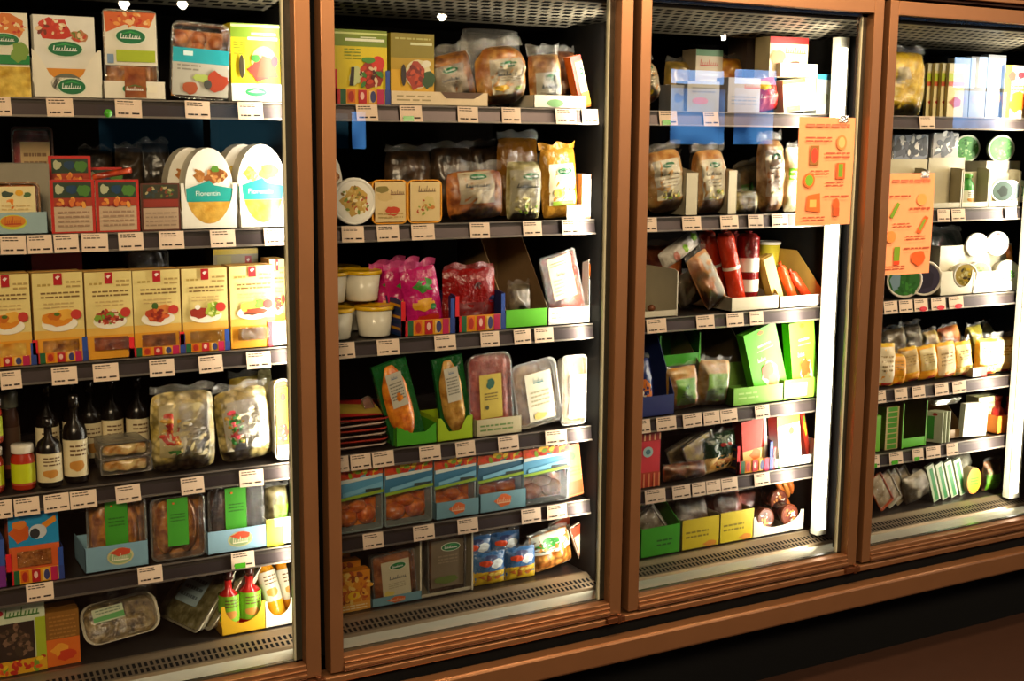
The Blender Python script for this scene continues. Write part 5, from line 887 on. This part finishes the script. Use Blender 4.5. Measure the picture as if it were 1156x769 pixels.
I(carton, 'food_carton', 'cream and yellow carton with red flowers picture at the right edge, top shelf', PAC, 1, (1133, 1160, 74), Y=.146, d=.04, c='#eae4cc', a=[('r', 0, 0, .3, 1, '#e8d02a'), ('b', .3, .8, .2, .1, '#d84a3a', 3), ('b', .7, .82, .16, .08, '#c8303a', 4), ('b', .6, .3, .35, .2, '#e0701c', 5), ('l', .3, .5, .9, .65, 2, '#8aa84a')])
I(carton, 'food_carton', 'cream carton at the far right of the rightmost top shelf', PAC, 1, (1161, 1180, 78), Y=.148, d=.04, c='#e8e0c4')
# second shelf: stacked white cartons of cups and discs
def crate(lb, x, Y=.137, d=.046, **k): return I(display, 'display_carton', lb, 'carton', 2, x, Y=Y, d=d, c='#d0c8b0', side='#bfb598', **k)
crate('white carton with deep opening directly right of the second poster', (1045, 1086, 190), lip=.14, fin=.004, sidea=('#d0c8b0', '#ddd5bf'))
crate('white carton with a small jar, right of the deep opening one', (1087, 1116, 190), lip=.14, fin=.003, sidea=('#ddd5bf', '#d0c8b0'))
crate('bright white carton of cups at the right, lower row of second shelf', (1117, 1152, 192), lip=.16, fin=.004, sidea=('#f4f0e4', '#f0ece0'))
I(bottle, 'small_jar_bottle', 'small green and white bottle inside the middle white carton', 'bottle', 2, (1092, 1103, 196), Y=.16, d=.03, c='#3a8a3a', lab='#e8ecdc', lid='#5aa03a', labz=(.1, .5), neck=.2, slim=.6)
I(pouch, 'food_pouch', 'dark red pouch lying in the deep opening carton', BAG, 2, (1054, 1068, 206), Y=.2, d=.03, c=food('#2a1414', '#b83a2a', 40), seed=3)
for i, x in enumerate((1121, 1130, 1141)):
    I(disc, 'cup_lid_pack', 'round cup on its side with silver rim, %s in the bright white carton' % ['leftmost', 'middle one', 'rightmost'][i], 'tub', 2, (x, x+22, 196), Y=.16-.007*i, d=.04, rz=-38, size=(.068, .068), dz=.012, c='#e8e4da', lid='#f0ece2', face=['#4a5a54', '#6a7a74', '#d8dccc'][i], a=[('b', .5, .5, .25, .25, ['#28302c', '#3c4a44', '#5a9a7a'][i], 3)])
for i, (x0, x1, y0) in enumerate(((1006, 1046, 152), (1050, 1080, 150))):
    yb = [181, 179][i]
    I(tray, 'cup_box', ['black and white patterned pack high at the left of the second shelf', 'black and white patterned pack second from left, high on the second shelf'][i], PAC, 2, (x0, x1, y0), Y=.20, d=.05, yb=yb, rad=.006, c='#b8b4b0', a=[('r', .03, .03, .97, .97, ['#8a90a0', '#a8a098'][i]), ('p', [(.05, .1), (.5, .3), (.95, .9), (.5, .8)], '#1c2028'), ('d', .5, .5, .46, .46, ['#1c1c20', '#e8e4dc', '#50505a', '#2a2c34'], 40, .07, 8+i)])
I(display, 'display_carton', 'cream carton carrying the left patterned pack', 'carton', 2, (1004, 1046, 180), Y=.185, d=.15, c='#cabf9e', lip=1)
I(display, 'display_carton', 'cream carton carrying the second patterned pack', 'carton', 2, (1047, 1088, 178), Y=.187, d=.15, c='#c4b998', lip=1)
t = I(disc, 'round_pack', 'round green disc pack standing on the upper white carton', PAC, 2, (1113, 1145, 155), Y=.2, d=.03, rz=-25, size=(.085, .085), yb=184, c='#c8d0b8', lid='#dfe6d0', face='#4a9a3c', a=[('d', .5, .5, .36, .36, ['#3a8a2c', '#7ac05a', '#2a6a24', '#a8d888'], 40, .04, 3)])
again(t, 'round disc pack in shade behind the green disc pack', dx=-.06, dy=.08)
I(display, 'display_carton', 'upper cream carton carrying the green disc pack', 'carton', 2, (1112, 1155, 182), Y=.19, d=.16, c='#d8d0bc', lip=1)
I(pouch, 'food_pouch', 'brown orange pouch behind the green disc at the right edge', BAG, 2, (1142, 1160, 158), Y=.26, d=.04, c=food('#6a2a14', '#b8602c', 40), seed=4)
# third shelf
for i, (x0, x1) in enumerate(((1004, 1038), (1027, 1060))):
    I(disc, 'round_dip_tub', ['large round white tub on its side below the second poster, left one', 'large round white tub with dark purple face below the second poster'][i], 'tub', 3, (x0, x1, 296), Y=.15+.012*i, d=.06, rz=-30, size=(.105, .105), c='#e0d8c4', lid='#ece0cc', face=['#3a7a34', '#3c3448'][i], a=[[('b', .25, .5, .16, .3, '#8aa8b8', 3), ('d', .6, .45, .25, .35, ['#2a6a24', '#4a9a3a'], 16, .05, 3)], [('b', .5, .5, .3, .3, '#2c2638', 3)]][i])
I(display, 'display_carton', 'cream scooped carton with olive topped round pack, lower third shelf', 'carton', 3, (1062, 1098, 306), Y=.137, d=.06, c='#cfc6ac', notch=(.35, .98, .3, 'e'))
I(display, 'display_carton', 'bright white scooped carton, lower right of the third shelf', 'carton', 3, (1099, 1152, 306), Y=.137, d=.06, c='#f0ece0', notch=(.5, .95, .4, 'e'))
I(display, 'display_carton', 'cream carton carrying the two white discs, upper third shelf', 'carton', 3, (1060, 1140, 276), Y=.20, d=.13, c='#d4cbb2', lip=.99, dz=.0)
DS = [(1078, 1102, 298, '#b8a050', ['#8a7a1c', '#d8b82a', '#4a3a1c', '#e0d8a0'], 'round pack with olive and yellow picture, lower left of the disc packs', 0), (1096, 1116, 297, '#b8c0a0', ['#d8c8a0', '#8ab078', '#e0a080'], 'round pack with pale green picture beside the olive one', .012), (1125, 1150, 294, '#eef0e8', ['#6ac84a', '#8ad87a', '#d8e8a0'], 'round white pack with green centre, lower right', 0)]
for x0, x1, y0, f_, cs, lb, dy in DS:
    I(disc, 'round_pack', lb, PAC, 3, (x0, x1, y0), Y=.148+dy, d=.04, rz=-22, size=(.076, .076), dz=.018, c='#e0dac8', lid='#f0ece0', face=f_, a=[('d', .5, .46, .3, .3, cs, 26, .06, 5)])
I(disc, 'round_pack', 'plain white round pack with dark side, upper third shelf', PAC, 3, (1091, 1113, 264), Y=.18, d=.03, rz=-22, size=(.075, .075), yb=291, c='#3a3a44', lid='#f4f2ea', face='#f4f2ee')
I(disc, 'round_pack', 'round pack with pale blue grey face, upper right of the third shelf', PAC, 3, (1114, 1136, 264), Y=.18, d=.03, rz=-22, size=(.075, .075), yb=289, c='#d8dcd8', lid='#eef0ea', face='#b8c4c0', a=[('e', .5, .9, .12, .05, '#d83a3a'), ('b', .5, .45, .25, .25, '#a0b0b8', 3), ('b', .6, .3, .2, .12, '#d0d080', 4)])
I(pouch, 'food_pouch', 'orange pouch at the right end of the upper third shelf', BAG, 3, (1138, 1156, 270), Y=.19, d=.04, ry=-10, c=food('#b8601c', '#e8942c', 40), seed=3, dz=.05)
I(pouch, 'film_bag', 'dark film bag with pink specks behind the cream carton, third shelf', BAG, 3, (1050, 1092, 256), Y=.34, d=.06, c=food('#1c2420', '#5a5650', 60, '#a85a60'), seed=5)
I(carton, 'food_carton', 'brown and green carton deep behind the white discs', PAC, 3, (1092, 1132, 252), Y=.38, d=.06, c='#7a4c20', a=[('r', .4, 0, .6, 1, '#2a6a2a'), ('r', .6, 0, .8, 1, '#a87a1c')])
# fourth shelf: cheese bags
CB = [(992, 1012, 382, 0, '#f0deb8'), (1008, 1024, 396, 1, '#e8a020'), (1018, 1042, 386, 1, '#c8a86a'), (1038, 1062, 384, 2, '#d8c48a'), (1058, 1083, 380, 0, '#ecd4a8'), (1079, 1101, 380, 3, '#f8e8a0'), (1107, 1128, 378, 3, '#f6efb8'), (1126, 1149, 376, 4, '#f0e8cc')]
CL = ['cheese bag with tan label at the left frame of the rightmost door', 'small orange yellow cheese bag, second from left', 'cheese bag with brown label above orange base, third from left', 'cheese bag with olive label above orange base, fourth from left', 'cheese bag with plain tan label in the middle of the cheese row', 'cheese bag with light yellow label, third from right', 'pale yellow cheese bag with red mark, second from right', 'bright white patched cheese bag at the right end']
for i, (x0, x1, y0, k, c) in enumerate(CB):
    I(pouch, 'cheese_bag', CL[i], BAG, 4, (x0, x1, y0), Y=.145+.004*(i % 2), d=.04, ry=[0, 0, -10, -9, -8, -7, 0, 0][i], rz=-12, c=food('#d8901c', '#f0c040', 50) if k in (0, 1, 2, 3) else food('#e0a020', '#f4ecd0', 30), seed=i+3, label=(.12, .3 if k else .1, .88, .92, c), la=[('l', .15, .3, .85, .8, 4, '#a88c5a')], a=[('r', .06, .04, .94, .26, '#f0a020' if k < 3 else '#f4d890'), ('b', .6, .06, .3, .05, '#b8301c', i+2)], seal=.12)
I(display, 'display_carton', 'low white carton front between the two pale yellow cheese bags', 'carton', 4, (1098, 1114, 415), Y=.138, d=.1, c='#efeadb', lip=1, a=[('r', .6, 0, 1, 1, '#d83a2a')])
for i, (x0, x1, y0, c1, c2) in enumerate(((1000, 1030, 366, '#4a3c24', '#8a7a58'), (1022, 1048, 362, '#3c3424', '#8a8068'), (1046, 1066, 370, '#8a6a24', '#d8c05a'), (1063, 1090, 364, '#a8401c', '#e89a3a'), (1095, 1116, 364, '#8a7a24', '#d8cf5a'), (1116, 1134, 362, '#5a5638', '#c8c498'), (1132, 1152, 360, '#8a846a', '#e0dcc4'))):
    I(pouch, 'cheese_bag', ['grey brown bag behind the row, leftmost at the back', 'grey film bag behind the row, second at the back', 'yellow bag behind the row, third at the back', 'orange and dark red bag behind the plain tan labelled bag', 'lime yellow bag behind the row, third from right at the back', 'olive grey bag behind the row, second from right at the back', 'pale bag behind the row, rightmost at the back'][i], BAG, 4, (x0, x1, y0), Y=.23, d=.05, c=food(c1, c2, 40), seed=i+2, over=1, dz=.02, ry=-8)
# fifth shelf
I(carton, 'food_carton', 'lime green carton edge at the left frame of the rightmost door, fifth shelf', PAC, 5, (985, 994, 470), Y=.15, d=.04, c='#6cb41c')
for i in range(8):
    I(carton, 'stacked_box', 'green and cream box, %s in the stack of eight' % ['bottom one', 'second from bottom', 'third from bottom', 'fourth from bottom', 'fifth from bottom', 'third from top', 'second from top', 'topmost'][i], 'box', 5, (996, 1016, 500), Y=.15, d=.10, size=(.052, .0155), dz=.0001+.0162*i, c='#c8b078', a=[('r', .14, .12, .86, .95, '#4a9a24')], side='#b8a468', group='stack of green and cream boxes')
I(display, 'display_carton', 'green open carton with brown back, right of the green stack', 'carton', 5, (1019, 1046, 452), Y=.14, d=.14, c='#4aa024', side='#7a6a4a', lip=.2, fin=.004, sidea=('#6cc82c', '#5ab024'), frontcol='#5cb828')
for i in range(3):
    I(carton, 'food_carton', 'thin green and white pack standing sideways, %s' % ['left of three', 'middle of three', 'right of three'][i], PAC, 5, (1049+i*4, 1060+i*4, 462), Y=.155, d=.008, rz=-60, size=(.05, .095), c='#c8d0b0', a=[('r', .1, .1, .5, .85, '#3a9a34'), ('b', .5, .92, .2, .05, '#a82a2a', 3)], group='thin green and white packs')
I(display, 'display_carton', 'brown cardboard carton with clear front in the middle of the fifth shelf', 'carton', 5, (1060, 1089, 462), Y=.16, d=.14, c='#8a6a40', lip=.3)
I(tray, 'food_pack', 'flat clear pack lying on top of the brown cardboard carton', PAC, 5, (1048, 1092, 448), Y=.17, d=.02, rx=-80, size=(.12, .09), dz=.105, rad=.008, c=HAZE, fd=GRT)
I(carton, 'food_carton', 'white paper labelled pack with lines of print, fifth shelf', PAC, 5, (1088, 1115, 455), Y=.146, d=.02, ry=3, c='#ece8d8', a=[('l', .1, .15, .9, .85, 7, '#a8a494')])
I(carton, 'food_carton', 'yellowish carton behind the white paper labelled pack', PAC, 5, (1104, 1128, 448), Y=.18, d=.05, c='#dcd8a0', a=[('l', .1, .2, .9, .9, 5, '#b8b478')])
for i, x in enumerate((1127, 1138)):
    I(bottle, 'sauce_bottle', ['red sauce bottle in the orange carton, left one', 'red sauce bottle in the orange carton, right one'][i], 'bottle', 5, (x, x+11, 448), Y=.152, d=.03, c='#a81c1c', lab='#c83a24', lid='#8a1414', labz=(.2, .5), neck=.3, slim=.4)
I(display, 'display_carton', 'orange low carton holding red sauce bottles at the right', 'carton', 5, (1126, 1150, 468), Y=.14, d=.1, c='#e8842a', lip=.95)
# bottom deck
for i in range(4):
    I(tray, 'sliced_pack', 'flat clear pack slanting at the left frame, %s' % ['leftmost, with orange edge', 'second from left', 'third from left', 'fourth from left'][i], PAC, 6, (983+i*9, 1006+i*9, 536), Y=.175+.01*i, d=.012, ry=-34, size=(.06, .115), rad=.006, c=HAZE, fd=food('#8a7454', '#d8c8a8', 60), rim=['#d8602a', '#c8c0a8', '#a89878', '#b8a888'][i], group='flat clear packs slanting on the bottom deck')
I(pouch, 'food_pouch', 'brown film bag lying slanted left of the white crinkled bag', BAG, 6, (1004, 1034, 530), Y=.24, d=.04, ry=-25, c=food('#5a4a24', '#9a8450', 50), seed=4, over=1)
I(pouch, 'food_pouch', 'white grey crinkled bag in the middle left of the bottom deck', BAG, 6, (1022, 1056, 528), Y=.17, d=.04, ry=-16, c=food('#8a8068', '#e0dac8', 60), seed=7, over=1)
for i in range(4):
    I(carton, 'food_carton', 'slim green and white pack slanting left, %s of four' % ['leftmost', 'second', 'third', 'rightmost'][i], PAC, 6, (1046+i*10, 1062+i*10, 516), Y=.172+.005*i, d=.010, ry=-20, size=(.03, .125), c='#b8c4a0', a=[('r', .3, .02, .75, .9, '#2f8a44'), ('r', .8, .0, .95, .95, '#e8e8d8')], group='slim green and white packs on the bottom deck')
I(oval, 'food_pack', 'oval pack with lime face and orange rim on the bottom deck', PAC, 6, (1087, 1112, 528), Y=.17, d=.03, size=(.062, .085), dz=.006, c='#d87a2a', side='#c8b890', a=[('e', .53, .5, .44, .45, '#82d01c'), ('l', .25, .35, .8, .65, 3, '#4a8a14')])
I(pouch, 'food_pouch', 'brown filled bag with lime label right of the oval pack', BAG, 6, (1115, 1140, 518), Y=.17, d=.04, c=food('#6a3c1c', '#b8824a', 50), seed=3, label=(.06, .05, .94, .6, '#7ad01c'), la=[('l', .2, .3, .8, .7, 3, '#4a8a14')], over=1)
I(pouch, 'food_pouch', 'clear crinkled bag behind the oval lime pack', BAG, 6, (1072, 1100, 512), Y=.25, d=.04, c=food('#5a5444', '#b8b4a0', 50), seed=5, over=1)
I(pouch, 'food_pouch', 'lit brown bag at the right lamp post, bottom deck', BAG, 6, (1138, 1152, 512), Y=.18, d=.04, c=food('#a8845a', '#e8d8b8', 50), seed=6, over=1)
# ================================================================= paper posters taped on the glass
def poster(lb, c4, pics, n):
    (x0, y0), (x1, y1) = c4; a, zt = at(x0, (y0+y0)/2, -.004); b, _ = at(x1, y0, -.004); zb = at(x0, y1, -.004)[1]
    r = empty('paper_poster', ((a+b)/2, -.0015, zb)); w, h = b-a, zt-zb; mb = MB()
    mb.grid(lambda u, v: (-w/2+u*w, -.001-.0015*math.sin(v*5+n)*math.sin(u*4), v*h), 6, 10, mat('#ea9568', 'matt'))
    P = flat(w, h, y=-.0035); art(mb, P, [('l', .12, .9, .9, .96, 1, '#b04a2a'), ('l', .12, .9, .9, .95, 1, '#c06a4a')]+pics, 1, .00015)
    mb.build('printed_sheet', r); t = MB(); t.box(w*.2, w*.2+.03, -.005, -.0042, h-.012, h+.006, HAZE); t.build('tape', r)
    tag(r, lb, 'poster', 'orange recycling style posters'); r.pop('group', None) if False else None
    del r['group']; return r
TC = '#a04a2c'
poster('orange paper poster on the glass of the third door, at its right side', ((903, 132), (966, 255)),
       [('l', .12, .77, .58, .83, 2, TC), ('r', .2, .56, .36, .74, '#8a5a1c'), ('e', .28, .65, .06, .07, '#c83a1c'), ('e', .76, .77, .09, .07, '#c87a3a'), ('e', .76, .77, .06, .05, '#e0a060'), ('l', .48, .62, .92, .69, 2, TC), ('r', .68, .43, .84, .58, '#c8541c'), ('r', .72, .45, .8, .57, '#6a8a1c'), ('l', .22, .47, .55, .52, 2, TC), ('e', .2, .42, .1, .07, '#c8601c'), ('e', .2, .42, .07, .05, '#6a9a1c'), ('l', .5, .36, .82, .41, 2, TC), ('p', [(.16, .14), (.42, .12), (.4, .3), (.18, .28)], '#d0601c'), ('r', .22, .17, .34, .24, '#e0a050'), ('l', .48, .25, .92, .29, 1, TC), ('e', .7, .19, .06, .06, '#c8541c'), ('r', .65, .08, .76, .16, '#b04a18'), ('l', .1, .04, .5, .09, 2, TC)], 1)
poster('orange paper poster on the rightmost door, lower and beside the frame', ((1001, 196), (1056, 311)),
       [('l', .08, .76, .5, .8, 1, TC), ('p', [(.1, .58), (.16, .56), (.3, .7), (.24, .72)], '#6a8a1c'), ('e', .74, .74, .1, .06, '#e0904a'), ('l', .5, .63, .92, .68, 1, TC), ('l', .18, .47, .55, .52, 2, TC), ('p', [(.66, .42), (.74, .4), (.9, .56), (.82, .58)], '#c8541c'), ('p', [(.7, .45), (.75, .43), (.85, .54), (.8, .55)], '#7a8a2a'), ('e', .14, .38, .1, .06, '#e0803a'), ('l', .45, .34, .85, .39, 2, TC), ('r', .22, .12, .34, .28, '#6a8a1c'), ('r', .22, .1, .34, .14, '#c8401c'), ('l', .42, .24, .95, .28, 1, TC), ('b', .74, .16, .16, .09, '#d0541c', 4), ('l', .04, .05, .45, .1, 2, TC)], 2)
s_ = MB(); X_, Z_ = at(122, 128, .114); s_.lathe([(.008, 0), (.008, .001)], GRN, axis='y', c=(X_, .1135, Z_), n=16); tag(s_.build('round_sticker'), 'small round green sticker on the top shelf edge of the leftmost door', 'sticker')
# ================================================================= camera and view
from mathutils import Matrix
cam = bpy.data.cameras.new('Camera'); co = bpy.data.objects.new('Camera', cam); col.objects.link(co)
cam.sensor_width = 36; cam.lens = FOC/1156*36; cam.clip_start = .05
co.matrix_world = Matrix(((Rt[0], Up[0], -Fw[0], C[0]), (Rt[1], Up[1], -Fw[1], C[1]), (Rt[2], Up[2], -Fw[2], C[2]), (0, 0, 0, 1)))
bpy.context.scene.camera = co
sc = bpy.context.scene; sc.view_settings.view_transform = 'Standard'; sc.view_settings.look = 'None'; sc.view_settings.exposure = 0
try: sc.cycles.max_bounces = 8; sc.cycles.transparent_max_bounces = 24; sc.cycles.caustics_reflective = False; sc.cycles.sample_clamp_indirect = 4
except Exception: pass
